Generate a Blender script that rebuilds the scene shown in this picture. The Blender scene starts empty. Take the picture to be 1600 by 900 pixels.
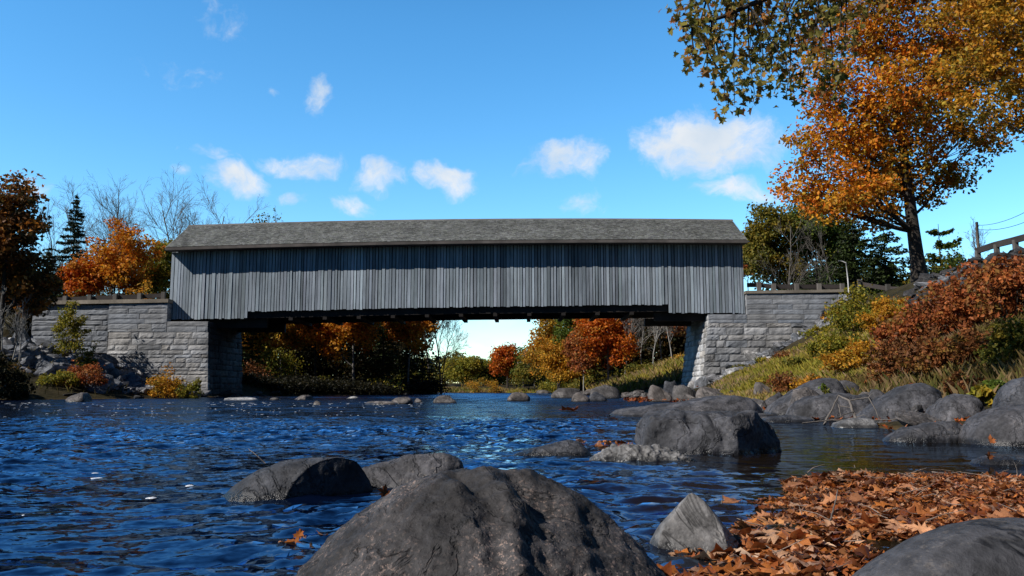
import bpy, math
import numpy as np
from mathutils import Vector, Matrix

SC = bpy.context.scene
COL = SC.collection
RNG = np.random.default_rng(7)
PI = math.pi

# ------------------------------------------------------------------ camera
F_PX, CAM_H, HOR = 1289.0, 0.45, 610.0
PITCH = math.atan((HOR - 450.0) / F_PX)
SP, CP = math.sin(PITCH), math.cos(PITCH)

def ray(px, py):
    u, v = (px - 800.0) / F_PX, (450.0 - py) / F_PX
    return u, CP - v * SP, SP + v * CP

def P(px, py, Y):
    x, y, z = ray(px, py)
    t = Y / y
    return np.array([x * t, Y, CAM_H + z * t])

def PW(px, py, z=0.0):
    x, y, zz = ray(px, py)
    t = (z - CAM_H) / zz
    return np.array([x * t, y * t, z])

cam_d = bpy.data.cameras.new("camera")
cam = bpy.data.objects.new("camera", cam_d)
COL.objects.link(cam)
cam.location = (0, 0, CAM_H)
cam.rotation_euler = (PI / 2 + PITCH, 0, 0)
cam_d.sensor_width = 36.0
cam_d.lens = F_PX * 36.0 / 1600.0
cam_d.clip_start = 0.05
cam_d.clip_end = 9000
SC.camera = cam
SC.view_settings.view_transform = 'Standard'
SC.view_settings.look = 'None'
SC.view_settings.exposure = 0
SC.render.engine = 'CYCLES'
SC.cycles.max_bounces = 8
SC.cycles.transparent_max_bounces = 16
SC.cycles.use_denoising = True
SC.cycles.caustics_reflective = False
SC.cycles.caustics_refractive = False

# ------------------------------------------------------------------ noise
def _h(ix, iy, iz, s):
    n = (ix.astype(np.int64) * 374761393 + iy.astype(np.int64) * 668265263 + iz.astype(np.int64) * 2147483647 + s * 1274126177) & 0xFFFFFFFF
    n = ((n ^ (n >> 13)) * 1274126177) & 0xFFFFFFFF
    n = ((n ^ (n >> 16)) * 2246822519) & 0xFFFFFFFF
    return ((n ^ (n >> 15)) & 0xFFFF) / 32767.5 - 1.0

def vnoise(p, s=0):
    f = np.floor(p)
    w = p - f
    w = w * w * w * (w * (w * 6 - 15) + 10)
    i = f.astype(np.int64)
    out = 0
    for dx in (0, 1):
        for dy in (0, 1):
            for dz in (0, 1):
                c = _h(i[:, 0] + dx, i[:, 1] + dy, i[:, 2] + dz, s)
                out = out + c * (w[:, 0] if dx else 1 - w[:, 0]) * (w[:, 1] if dy else 1 - w[:, 1]) * (w[:, 2] if dz else 1 - w[:, 2])
    return out

def fbm(p, octv=4, s=0, gain=0.5):
    a, t, q = 1.0, 0, np.array(p, float)
    for k in range(octv):
        t = t + a * vnoise(q, s + k * 17)
        q = q * 2.03 + 3.1
        a *= gain
    return t

# ------------------------------------------------------------------ mesh helpers
def finish(o, name, mat, parent):
    COL.objects.link(o)
    if mat is not None and o.type == 'MESH' and len(o.data.materials) == 0:
        o.data.materials.append(mat)
    if parent is not None:
        o.parent = parent
    return o

def mesh_data(name, V, faces, col=None, smooth=False, mat=None):
    me = bpy.data.meshes.new(name)
    V = np.asarray(V, float).reshape(-1, 3)
    me.vertices.add(len(V))
    me.vertices.foreach_set("co", V.ravel())
    starts, totals, idx, pos = [], [], [], 0
    for f in faces:
        f = np.asarray(f, np.int64)
        if len(f) == 0:
            continue
        n, k = f.shape
        starts.append(pos + np.arange(n) * k)
        totals.append(np.full(n, k))
        idx.append(f.ravel())
        pos += n * k
    idx = np.concatenate(idx)
    st = np.concatenate(starts)
    me.loops.add(len(idx))
    me.loops.foreach_set("vertex_index", idx)
    me.polygons.add(len(st))
    me.polygons.foreach_set("loop_start", st)
    me.polygons.foreach_set("use_smooth", np.full(len(st), bool(smooth)))
    if col is not None:
        a = me.color_attributes.new("Col", 'FLOAT_COLOR', 'POINT')
        c = np.ones((len(V), 4))
        c[:, :3] = col
        a.data.foreach_set("color", c.ravel())
    me.update(calc_edges=True)
    if mat is not None:
        me.materials.append(mat)
    return me

def mesh_obj(name, V, faces, mat, parent=None, col=None, smooth=False):
    return finish(bpy.data.objects.new(name, mesh_data(name, V, faces, col, smooth, mat)), name, mat, parent)

class MB:
    def __init__(self):
        self.V, self.F, self.C, self.n = [], {}, [], 0
    def add(self, V, F, c=(1, 1, 1)):
        V = np.asarray(V, float).reshape(-1, 3)
        F = np.asarray(F, np.int64)
        self.F.setdefault(F.shape[1], []).append(F + self.n)
        self.V.append(V)
        c = np.asarray(c, float)
        self.C.append(np.broadcast_to(c, (len(V), 3)))
        self.n += len(V)
    def box(self, lo, hi, c=(1, 1, 1), M=None, jit=0, rng=RNG):
        x0, y0, z0 = lo
        x1, y1, z1 = hi
        V = np.array([[x0, y0, z0], [x1, y0, z0], [x1, y1, z0], [x0, y1, z0], [x0, y0, z1], [x1, y0, z1], [x1, y1, z1], [x0, y1, z1]], float)
        if jit:
            V = V + rng.uniform(-jit, jit, V.shape)
        if M is not None:
            V = V @ M[0].T + M[1]
        self.add(V, [[0, 3, 2, 1], [4, 5, 6, 7], [0, 1, 5, 4], [1, 2, 6, 5], [2, 3, 7, 6], [3, 0, 4, 7]], c)
    def hexa(self, V8, c=(1, 1, 1)):
        self.add(V8, [[0, 3, 2, 1], [4, 5, 6, 7], [0, 1, 5, 4], [1, 2, 6, 5], [2, 3, 7, 6], [3, 0, 4, 7]], c)
    def tube(self, pts, rad, k=6, c=(1, 1, 1), cap=True):
        pts = np.asarray(pts, float)
        m = len(pts)
        rad = np.broadcast_to(np.asarray(rad, float), (m,))
        T = np.gradient(pts, axis=0)
        T /= np.linalg.norm(T, axis=1)[:, None] + 1e-9
        ref = np.array([1.0, 0, 0]) if abs(T[0][0]) < 0.8 else np.array([0, 1.0, 0])
        A = np.cross(T, ref)
        A /= np.linalg.norm(A, axis=1)[:, None] + 1e-9
        B = np.cross(T, A)
        th = np.arange(k) * 2 * PI / k
        V = pts[:, None, :] + rad[:, None, None] * (np.cos(th)[None, :, None] * A[:, None, :] + np.sin(th)[None, :, None] * B[:, None, :])
        i = np.arange(m - 1)[:, None] * k
        j = np.arange(k)[None, :]
        jn = (j + 1) % k
        F = np.stack([i + j, i + k + j, i + k + jn, i + jn], -1).reshape(-1, 4)
        self.add(V.reshape(-1, 3), F, c)
        if cap:
            self.F.setdefault(k, []).append((np.arange(k)[None, :] + self.n - k))
    def grid(self, G, c=(1, 1, 1), flip=False):
        G = np.asarray(G, float)
        a, b = G.shape[:2]
        i = np.arange(a - 1)[:, None] * b
        j = np.arange(b - 1)[None, :]
        F = np.stack([i + j, i + j + 1, i + b + j + 1, i + b + j], -1).reshape(-1, 4)
        if flip:
            F = F[:, ::-1]
        self.add(G.reshape(-1, 3), F, c if np.ndim(c) < 3 else np.asarray(c).reshape(-1, 3))
    def build(self, name, mat, parent=None, smooth=False):
        faces = [np.concatenate(f) for f in self.F.values()]
        return mesh_obj(name, np.concatenate(self.V), faces, mat, parent, np.concatenate(self.C), smooth)

def empty(name, loc=(0, 0, 0), rz=0.0):
    o = bpy.data.objects.new(name, None)
    o.empty_display_size = 0.3
    COL.objects.link(o)
    o.location = [float(v) for v in loc]
    o.rotation_euler = (0, 0, rz)
    return o

def tag(o, label=None, cat=None, group=None, kind=None):
    if label: o["label"] = label
    if cat: o["category"] = cat
    if group: o["group"] = group
    if kind: o["kind"] = kind
    return o

# ------------------------------------------------------------------ materials
class NT:
    def __init__(self, name):
        self.m = bpy.data.materials.new(name)
        self.m.use_nodes = True
        self.t = self.m.node_tree
        self.t.nodes.clear()
        self.out = self.n('ShaderNodeOutputMaterial')
    def n(self, typ, **kw):
        nd = self.t.nodes.new(typ)
        for k, v in kw.items():
            setattr(nd, k, v)
        return nd
    def set(self, sock, v):
        if hasattr(v, 'is_output') or isinstance(v, bpy.types.NodeSocket):
            self.t.links.new(v, sock)
        elif isinstance(v, (tuple, list)) and len(v) == 3 and sock.type == 'RGBA':
            sock.default_value = (*v, 1)
        else:
            sock.default_value = v
    def math(self, op, a, b=0.0, c=None, clamp=False):
        nd = self.n('ShaderNodeMath', operation=op, use_clamp=clamp)
        self.set(nd.inputs[0], a); self.set(nd.inputs[1], b)
        if c is not None: self.set(nd.inputs[2], c)
        return nd.outputs[0]
    def noise(self, vec, scale, detail=4, rough=0.55, dist=0.0):
        nd = self.n('ShaderNodeTexNoise')
        if vec is not None: self.set(nd.inputs['Vector'], vec)
        nd.inputs['Scale'].default_value = scale
        nd.inputs['Detail'].default_value = detail
        nd.inputs['Roughness'].default_value = rough
        nd.inputs['Distortion'].default_value = dist
        return nd.outputs['Fac']
    def ramp(self, fac, stops, interp='LINEAR'):
        nd = self.n('ShaderNodeValToRGB')
        cr = nd.color_ramp
        cr.interpolation = interp
        while len(cr.elements) < len(stops): cr.elements.new(0.5)
        for e, (p, c) in zip(cr.elements, stops):
            e.position = p
            e.color = (*c, 1) if not np.isscalar(c) else (c, c, c, 1)
        self.set(nd.inputs[0], fac)
        return nd.outputs[0]
    def mix(self, fac, a, b, typ='MIX'):
        nd = self.n('ShaderNodeMix', data_type='RGBA', blend_type=typ)
        self.set(nd.inputs[0], fac); self.set(nd.inputs[6], a); self.set(nd.inputs[7], b)
        return nd.outputs[2]
    def mapv(self, vec, scale=(1, 1, 1)):
        nd = self.n('ShaderNodeMapping')
        self.set(nd.inputs[0], vec)
        nd.inputs['Scale'].default_value = scale
        return nd.outputs[0]
    def obj(self): return self.n('ShaderNodeTexCoord').outputs['Object']
    def geo(self): return self.n('ShaderNodeNewGeometry').outputs
    def attr(self): return self.n('ShaderNodeVertexColor', layer_name="Col").outputs[0]
    def rand(self): return self.n('ShaderNodeObjectInfo').outputs['Random']
    def bump(self, h, strength=0.5, dist=0.02, normal=None):
        nd = self.n('ShaderNodeBump')
        nd.inputs['Strength'].default_value = strength
        nd.inputs['Distance'].default_value = dist
        self.set(nd.inputs['Height'], h)
        if normal is not None: self.set(nd.inputs['Normal'], normal)
        return nd.outputs[0]
    def principled(self, col, rough=0.8, normal=None, spec=0.3, **kw):
        nd = self.n('ShaderNodeBsdfPrincipled')
        self.set(nd.inputs['Base Color'], col)
        self.set(nd.inputs['Roughness'], rough)
        self.set(nd.inputs['Specular IOR Level'], spec)
        if normal is not None: self.set(nd.inputs['Normal'], normal)
        return nd.outputs[0]
    def done(self, sh):
        self.t.links.new(sh, self.out.inputs[0])
        return self.m

def mat_wood(name, base, stretch=(9, 9, 0.6), contrast=0.5):
    N = NT(name)
    v = N.obj()
    g = N.noise(N.mapv(v, stretch), 3.0, 6, 0.65)
    big = N.noise(N.mapv(v, (0.8, 0.8, 0.18)), 1.0, 5)
    c = N.mix(1.0, N.attr(), (base), 'MULTIPLY')
    k = N.ramp(g, [(0.25, 1 - contrast), (0.5, 0.95), (0.75, 1.12)])
    c = N.mix(1.0, c, k, 'MULTIPLY')
    k2 = N.ramp(big, [(0.3, (0.62, 0.61, 0.60)), (0.62, (1.1, 1.08, 1.06))])
    c = N.mix(1.0, c, k2, 'MULTIPLY')
    return N.done(N.principled(c, 0.85, N.bump(g, 0.4, 0.02), 0.2))

def mat_stone(name, scale=3.0, tint=(1, 1, 1), rough=0.85, stain=0.4, bump=0.5, bd=0.03):
    N = NT(name)
    v = N.obj()
    a = N.noise(v, scale, 8, 0.65)
    b = N.noise(v, scale * 7, 5, 0.7)
    s = N.noise(N.mapv(v, (1, 1, 0.35)), scale * 0.35, 4, 0.6)
    c = N.mix(1.0, N.attr(), tint, 'MULTIPLY')
    c = N.mix(1.0, c, N.ramp(a, [(0.3, 0.72), (0.5, 1.0), (0.7, 1.2)]), 'MULTIPLY')
    c = N.mix(1.0, c, N.ramp(b, [(0.3, 0.8), (0.7, 1.15)]), 'MULTIPLY')
    c = N.mix(1.0, c, N.ramp(s, [(0.35, 1 - stain), (0.62, 1.0)]), 'MULTIPLY')
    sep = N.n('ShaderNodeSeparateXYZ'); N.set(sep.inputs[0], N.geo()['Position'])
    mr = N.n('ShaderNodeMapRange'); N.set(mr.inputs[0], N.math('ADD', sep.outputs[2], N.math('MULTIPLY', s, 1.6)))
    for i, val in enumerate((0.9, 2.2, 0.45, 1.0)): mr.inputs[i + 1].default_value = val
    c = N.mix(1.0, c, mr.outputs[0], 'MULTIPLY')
    h = N.math('ADD', a, N.math('MULTIPLY', b, 0.35))
    return N.done(N.principled(c, rough, N.bump(h, bump, bd), 0.25))

def mat_rock(name, base, spot=(0.24, 0.215, 0.195), spot_amt=0.6, scale=6.0, bd=0.02):
    """river boulder: grey, mottled, pitted, dark and shiny where the river wets it"""
    N = NT(name)
    g = N.geo()
    v = N.obj()
    rnd = N.rand()
    a = N.noise(v, scale, 8, 0.62)
    b = N.noise(v, scale * 6, 6, 0.7)
    vor = N.n('ShaderNodeTexVoronoi')
    N.set(vor.inputs['Vector'], v); vor.inputs['Scale'].default_value = scale * 9
    pit = N.ramp(vor.outputs['Distance'], [(0.0, 0.0), (0.35, 1.0)])
    c = N.mix(N.ramp(a, [(0.3, 0.0), (0.7, 1.0)]), tuple(x * 0.42 for x in base), tuple(x * 1.75 for x in base))
    c = N.mix(1.0, c, N.ramp(b, [(0.3, 0.5), (0.7, 1.5)]), 'MULTIPLY')
    sp = N.math('MULTIPLY', N.ramp(N.noise(v, scale * 9, 5, 0.8), [(0.55, 0.0), (0.63, 1.0)]), N.ramp(N.noise(v, scale * 0.5, 3), [(0.42, 0.0), (0.62, 1.0)]))
    c = N.mix(N.math('MULTIPLY', sp, spot_amt), c, spot)
    wv = N.noise(v, scale * .45, 5, 0.6, 0.6)
    crack = N.ramp(N.math('ABSOLUTE', N.math('SUBTRACT', wv, 0.5)), [(0.0, 0.0), (0.02, 1.0)])
    c = N.mix(1.0, c, N.ramp(wv, [(0.35, 0.62), (0.5, 1.05), (0.65, 1.3)]), 'MULTIPLY')
    c = N.mix(1.0, c, N.ramp(crack, [(0, 0.45), (1, 1.0)]), 'MULTIPLY')
    c = N.mix(1.0, c, N.ramp(rnd, [(0, (0.8, 0.82, 0.85)), (1, (1.2, 1.14, 1.1))]), 'MULTIPLY')
    sep = N.n('ShaderNodeSeparateXYZ'); N.set(sep.inputs[0], g['Position'])
    zz = N.math('ADD', sep.outputs[2], N.math('MULTIPLY', N.math('SUBTRACT', a, 0.5), 0.03))
    mr = N.n('ShaderNodeMapRange', interpolation_type='SMOOTHSTEP')
    N.set(mr.inputs[0], zz)
    for i, val in enumerate((0.025, 0.065, 1.0, 0.0)): mr.inputs[i + 1].default_value = val
    wet = mr.outputs[0]
    c = N.mix(N.math('MULTIPLY', wet, 0.75), c, tuple(x * 0.2 for x in base))
    r = N.math('SUBTRACT', 0.75, N.math('MULTIPLY', wet, 0.5))
    h = N.math('ADD', a, N.math('ADD', N.math('MULTIPLY', b, 0.3), N.math('ADD', N.math('MULTIPLY', pit, 0.14), N.math('MULTIPLY', crack, 0.25))))
    return N.done(N.principled(c, r, N.bump(h, 0.9, bd), 0.3))

def mat_leaf(name, trans=0.35, rnd_ramp=None, rough=0.55):
    N = NT(name)
    c = N.attr()
    if rnd_ramp:
        c = N.mix(1.0, c, N.ramp(N.rand(), rnd_ramp), 'MULTIPLY')
        c = N.mix(1.0, c, N.ramp(N.noise(N.obj(), 25, 4), [(0.3, 0.65), (0.7, 1.15)]), 'MULTIPLY')
    p = N.principled(c, rough, None, 0.25)
    t = N.n('ShaderNodeBsdfTranslucent'); N.set(t.inputs[0], c)
    m = N.n('ShaderNodeMixShader'); m.inputs[0].default_value = trans
    N.t.links.new(p, m.inputs[1]); N.t.links.new(t.outputs[0], m.inputs[2])
    return N.done(m.outputs[0])

def mat_bark(name, base):
    N = NT(name)
    v = N.obj()
    a = N.noise(N.mapv(v, (6, 6, 1.2)), 2.0, 6, 0.65)
    c = N.mix(N.ramp(a, [(0.3, 0), (0.7, 1)]), tuple(x * 0.5 for x in base), tuple(x * 1.4 for x in base))
    return N.done(N.principled(c, 0.9, N.bump(a, 0.7, 0.04), 0.15))

M = {}
M['siding'] = mat_wood('weathered_siding', (0.335, 0.395, 0.455), (9, 9, 0.35), 0.55)
M['trim'] = mat_wood('weathered_trim', (0.115, 0.108, 0.104), (0.5, 9, 9), 0.4)
M['darkwood'] = mat_wood('dark_timber', (0.035, 0.03, 0.028), (0.5, 9, 9), 0.4)
M['shingle'] = mat_stone('shingles', 2.0, (0.275, 0.29, 0.295), 0.9, 0.3, 0.3, 0.02)
M['railwood'] = mat_wood('guardrail_timber', (0.06, 0.052, 0.05), (0.5, 9, 9), 0.4)
M['postwood'] = mat_wood('guardrail_post_timber', (0.15, 0.14, 0.13), (9, 9, 0.5), 0.4)
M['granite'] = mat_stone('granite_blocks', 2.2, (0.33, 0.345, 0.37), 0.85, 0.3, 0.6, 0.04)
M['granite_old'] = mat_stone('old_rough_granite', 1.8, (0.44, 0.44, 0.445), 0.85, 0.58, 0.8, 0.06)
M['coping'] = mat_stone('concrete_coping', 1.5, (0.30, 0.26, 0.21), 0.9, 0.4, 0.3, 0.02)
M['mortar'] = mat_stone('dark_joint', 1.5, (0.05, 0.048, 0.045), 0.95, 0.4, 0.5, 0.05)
M['rock'] = mat_rock('river_boulder', (0.058, 0.059, 0.066))
M['rock_big'] = mat_rock('speckled_boulder', (0.042, 0.040, 0.041), (0.34, 0.25, 0.21), 0.85, 11.0, 0.012)
M['rock_pale'] = mat_rock('pale_grey_boulder', (0.14, 0.142, 0.145), (0.36, 0.34, 0.31), 0.6, 7.0, 0.01)
M['rock_far'] = mat_rock('shore_boulder', (0.115, 0.105, 0.10), (0.3, 0.27, 0.24), 0.4, 2.0, 0.04)
M['riprap'] = mat_rock('riprap_stone', (0.14, 0.147, 0.16), (0.3, 0.28, 0.26), 0.3, 2.0, 0.04)
M['riprap_pale'] = mat_rock('pale_riprap_stone', (0.34, 0.34, 0.34), (0.45, 0.42, 0.4), 0.3, 2.0, 0.04)
M['riprap_dark'] = mat_rock('slope_stone', (0.04, 0.039, 0.04), (0.2, 0.19, 0.18), 0.3, 2.0, 0.04)
M['leaf'] = mat_leaf('autumn_foliage', 0.40)
M['needle'] = mat_leaf('conifer_needles', 0.12)
M['grassblade'] = mat_leaf('grass_blades', 0.3)
M['fallen'] = mat_leaf('fallen_leaf', 0.2, [(0, (0.5, 0.45, 0.45)), (0.35, (0.85, 0.8, 0.8)), (0.7, (1.15, 1.1, 1.05)), (1, (1.5, 1.7, 1.9))], 0.45)
M['bark'] = mat_bark('dark_bark', (0.055, 0.047, 0.04))
M['bark_grey'] = mat_bark('grey_bark', (0.17, 0.155, 0.14))
M['bark_birch'] = mat_bark('pale_birch_bark', (0.30, 0.29, 0.27))
M['drift'] = mat_bark('bleached_driftwood', (0.17, 0.15, 0.135))
M['pole'] = mat_bark('utility_pole_wood', (0.28, 0.22, 0.18))
M['white'] = mat_stone('white_paint', 2.0, (0.75, 0.75, 0.74), 0.6, 0.15, 0.1, 0.01)
M['wire'] = mat_stone('black_wire', 2.0, (0.03, 0.03, 0.035), 0.6, 0.1, 0.1, 0.01)
N = NT('foam_and_glint_white'); M['foam'] = N.done(N.principled((0.8, 0.82, 0.85), 0.6, None, 0.4))

# ground
N = NT('ground_soil')
v = N.geo()['Position']
a = N.noise(v, 0.35, 6, 0.6); b = N.noise(v, 4.0, 6, 0.7)
c = N.ramp(a, [(0.3, (0.022, 0.019, 0.010)), (0.5, (0.04, 0.034, 0.016)), (0.7, (0.06, 0.046, 0.026))])
c = N.mix(1.0, c, N.ramp(b, [(0.3, 0.55), (0.7, 1.3)]), 'MULTIPLY')
sep = N.n('ShaderNodeSeparateXYZ'); N.set(sep.inputs[0], v)
mr = N.n('ShaderNodeMapRange'); N.set(mr.inputs[0], sep.outputs[2])
for i, val in enumerate((-0.03, 0.04, 1.0, 0.0)): mr.inputs[i + 1].default_value = val
pb = N.noise(v, 9.0, 5, 0.7)
bed = N.ramp(pb, [(0.3, (0.05, 0.03, 0.01)), (0.5, (0.16, 0.095, 0.03)), (0.7, (0.28, 0.17, 0.06))])
c = N.mix(mr.outputs[0], c, bed)
M['ground'] = N.done(N.principled(c, 0.95, N.bump(b, 0.8, 0.08), 0.1))

# water: clear thin surface over a murky brown-blue body, real waves plus fine ripples
N = NT('river_water')
v = N.geo()['Position']
sep = N.n('ShaderNodeSeparateXYZ'); N.set(sep.inputs[0], v)
dd = N.n('ShaderNodeMapRange'); N.set(dd.inputs[0], sep.outputs[1])
for i, val in enumerate((6.0, 40.0, 0.25, 1.0)): dd.inputs[i + 1].default_value = val
calm = N.attr()
sc_ = N.n('ShaderNodeSeparateColor'); N.set(sc_.inputs[0], calm)
def rip(scale, sx, sy, det):
    nd = N.n('ShaderNodeTexNoise'); N.set(nd.inputs['Vector'], N.mapv(v, (sx, sy, 1)))
    nd.inputs['Scale'].default_value = scale; nd.inputs['Detail'].default_value = det; nd.inputs['Distortion'].default_value = 0.3
    q = N.n('ShaderNodeVectorMath', operation='SUBTRACT'); N.set(q.inputs[0], nd.outputs['Color']); q.inputs[1].default_value = (.5, .5, .5)
    return q.outputs[0]
def vop(op, a, b):
    q = N.n('ShaderNodeVectorMath', operation=op); N.set(q.inputs[0], a)
    if op == 'SCALE': N.set(q.inputs['Scale'], b)
    else: N.set(q.inputs[1], b)
    return q.outputs[0]
farw = dd.outputs[0]
bias = N.n('ShaderNodeCombineXYZ'); N.set(bias.inputs[1], N.math('MULTIPLY', N.math('SUBTRACT', farw, .25), -0.22))
pv = vop('ADD', vop('SCALE', rip(0.9, 1.0, 1.5, 3), N.math('MULTIPLY', farw, 0.7)), vop('SCALE', rip(5.0, 1.0, 1.7, 4), 0.5))
pv = vop('ADD', pv, vop('SCALE', rip(20.0, 1.0, 1.6, 3), 0.42))
pv = vop('ADD', pv, bias.outputs[0])
pv = vop('SCALE', pv, sc_.outputs[0])
pv = vop('MULTIPLY', pv, (1.0, 1.0, 0.0))
nm = vop('NORMALIZE', vop('ADD', N.geo()['Normal'], pv), (0, 0, 0))
fr = N.n('ShaderNodeFresnel'); fr.inputs[0].default_value = 1.33; N.set(fr.inputs[1], nm)
gl = N.n('ShaderNodeBsdfGlossy'); gl.inputs['Roughness'].default_value = 0.04; gl.inputs[0].default_value = (0.40, 0.60, 0.86, 1); N.set(gl.inputs['Normal'], nm)
tr = N.n('ShaderNodeBsdfTransparent'); tr.inputs[0].default_value = (0.55, 0.42, 0.24, 1)
df = N.n('ShaderNodeBsdfDiffuse'); N.set(df.inputs[0], N.mix(sc_.outputs[1], (0.050, 0.031, 0.009), (0.0012, 0.004, 0.016))); N.set(df.inputs['Normal'], nm)
m1 = N.n('ShaderNodeMixShader'); N.set(m1.inputs[0], N.math('ADD', 0.35, N.math('MULTIPLY', sc_.outputs[1], 0.6)))
N.t.links.new(tr.outputs[0], m1.inputs[1]); N.t.links.new(df.outputs[0], m1.inputs[2])
m2 = N.n('ShaderNodeMixShader'); N.set(m2.inputs[0], fr.outputs[0])
N.t.links.new(m1.outputs[0], m2.inputs[1]); N.t.links.new(gl.outputs[0], m2.inputs[2])
M['water'] = N.done(m2.outputs[0])

# ------------------------------------------------------------------ world: sky and clouds
TO_SUN = np.array([-1.7, -0.98, 1.6]); TO_SUN /= np.linalg.norm(TO_SUN)
SUN_EL = math.asin(TO_SUN[2])
SUN_ROT = math.atan2(TO_SUN[0], TO_SUN[1])
sun_d = bpy.data.lights.new("sun", 'SUN')
sun_d.energy = 5.0
sun_d.angle = math.radians(0.53)
sun_d.color = (1.0, 0.95, 0.88)
sun = bpy.data.objects.new("sun", sun_d)
COL.objects.link(sun)
sun.location = (-30, -12, 40)
sun.rotation_euler = Vector(-TO_SUN).to_track_quat('-Z', 'Y').to_euler()

world = bpy.data.worlds.new("World")
SC.world = world
world.use_nodes = True
W = NT.__new__(NT)
W.t = world.node_tree
W.t.nodes.clear()
wo = W.n('ShaderNodeOutputWorld')
sky = W.n('ShaderNodeTexSky', sky_type='NISHITA')
sky.sun_disc = False
sky.sun_elevation = SUN_EL
sky.sun_rotation = SUN_ROT
sky.air_density = 1.0; sky.dust_density = 0.1; sky.ozone_density = 2.0
hs = W.n('ShaderNodeHueSaturation'); hs.inputs['Saturation'].default_value = 1.30; hs.inputs['Value'].default_value = 1.48; hs.inputs['Hue'].default_value = 0.497
W.t.links.new(sky.outputs[0], hs.inputs['Color'])
skyc = W.mix(1.0, hs.outputs[0], (0.85, 1.03, 1.05), 'MULTIPLY')
dirn = W.n('ShaderNodeSeparateXYZ'); W.set(dirn.inputs[0], W.n('ShaderNodeTexCoord').outputs['Generated'])
def wmap(x, a, b, c, d):
    q = W.n('ShaderNodeMapRange', interpolation_type='SMOOTHSTEP'); W.set(q.inputs[0], x)
    for i_, v_ in enumerate((a, b, c, d)): q.inputs[i_ + 1].default_value = v_
    return q.outputs[0]
# sky dimmed overhead, dimmed and blued behind the camera, to cut ambient fill
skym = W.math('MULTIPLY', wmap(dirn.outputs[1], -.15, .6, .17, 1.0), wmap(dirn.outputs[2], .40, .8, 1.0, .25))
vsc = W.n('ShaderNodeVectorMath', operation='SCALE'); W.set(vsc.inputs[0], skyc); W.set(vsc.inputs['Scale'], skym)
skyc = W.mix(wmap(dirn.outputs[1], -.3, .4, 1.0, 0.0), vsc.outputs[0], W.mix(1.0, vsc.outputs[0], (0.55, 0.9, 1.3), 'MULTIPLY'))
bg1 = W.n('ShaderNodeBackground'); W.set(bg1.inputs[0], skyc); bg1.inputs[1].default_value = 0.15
tc = W.n('ShaderNodeTexCoord').outputs['Generated']
nz = W.n('ShaderNodeTexNoise'); W.set(nz.inputs['Vector'], tc); nz.inputs['Scale'].default_value = 11; nz.inputs['Detail'].default_value = 5
va = W.n('ShaderNodeVectorMath', operation='SUBTRACT'); W.set(va.inputs[0], nz.outputs['Color']); va.inputs[1].default_value = (0.5, 0.5, 0.5)
vs = W.n('ShaderNodeVectorMath', operation='SCALE'); W.set(vs.inputs[0], va.outputs[0]); vs.inputs['Scale'].default_value = 0.08
vd = W.n('ShaderNodeVectorMath', operation='ADD'); W.set(vd.inputs[0], tc); W.set(vd.inputs[1], vs.outputs[0])
sp = W.n('ShaderNodeSeparateXYZ'); W.set(sp.inputs[0], vd.outputs[0])
AZ = W.math('ARCTAN2', sp.outputs[0], sp.outputs[1])
EL = W.math('ARCSINE', sp.outputs[2])
#        px    py   halfwidth halfheight strength
CLOUDS = [(372, 284, 46, 30, 1.15), (330, 242, 46, 12, .62), (468, 258, 66, 26, .85), (592, 280, 48, 24, 1.0), (692, 276, 54, 24, 1.1),
          (886, 252, 62, 32, 1.15), (508, 152, 30, 24, .85), (550, 320, 46, 18, .6), (1110, 222, 118, 52, 1.25), (1180, 292, 80, 24, .85),
          (55, 292, 26, 18, .75), (285, 108, 50, 22, .3), (425, 140, 14, 12, .5), (905, 318, 40, 20, .5), (440, 318, 26, 10, .5), (278, 278, 18, 12, .5),
          (742, 527, 56, 14, .75), (780, 498, 60, 10, .6), (350, 22, 40, 14, .15), (1060, 190, 60, 20, .6), (1010, 205, 30, 14, .5)]
cur = None
for (cx, cy, cw, ch, cs) in CLOUDS:
    x, y, z = ray(cx, cy)
    L_ = math.sqrt(x * x + y * y + z * z)
    az, el = math.atan2(x, y), math.asin(z / L_)
    du = W.math('MULTIPLY', W.math('SUBTRACT', AZ, az), F_PX / cw)
    dv = W.math('MULTIPLY', W.math('SUBTRACT', EL, el), F_PX / ch)
    r2 = W.math('MULTIPLY_ADD', du, du, W.math('MULTIPLY', dv, dv))
    m_ = W.math('MULTIPLY_ADD', r2, -cs * 0.8, cs)
    cur = m_ if cur is None else W.math('MAXIMUM', cur, m_)
n2 = W.noise(W.mapv(vd.outputs[0], (1, 1, 1.3)), 24, 9, 0.64, 0.2)
dens = W.math('ADD', cur, W.math('MULTIPLY', W.math('SUBTRACT', n2, 0.5), 2.6))
mr = W.n('ShaderNodeMapRange', interpolation_type='SMOOTHSTEP'); W.set(mr.inputs[0], dens)
for i, val in enumerate((0.1, 1.45, 0.0, 0.95)): mr.inputs[i + 1].default_value = val
n3 = W.noise(tc, 12, 4, 0.5)
cc = W.ramp(n3, [(0.35, (0.72, 0.82, 0.93)), (0.6, (0.98, 0.99, 1.0))])
bg2 = W.n('ShaderNodeBackground'); W.set(bg2.inputs[0], cc); bg2.inputs[1].default_value = 0.92
mx = W.n('ShaderNodeMixShader'); W.set(mx.inputs[0], mr.outputs[0])
W.t.links.new(bg1.outputs[0], mx.inputs[1]); W.t.links.new(bg2.outputs[0], mx.inputs[2])
W.t.links.new(mx.outputs[0], wo.inputs[0])

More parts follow.
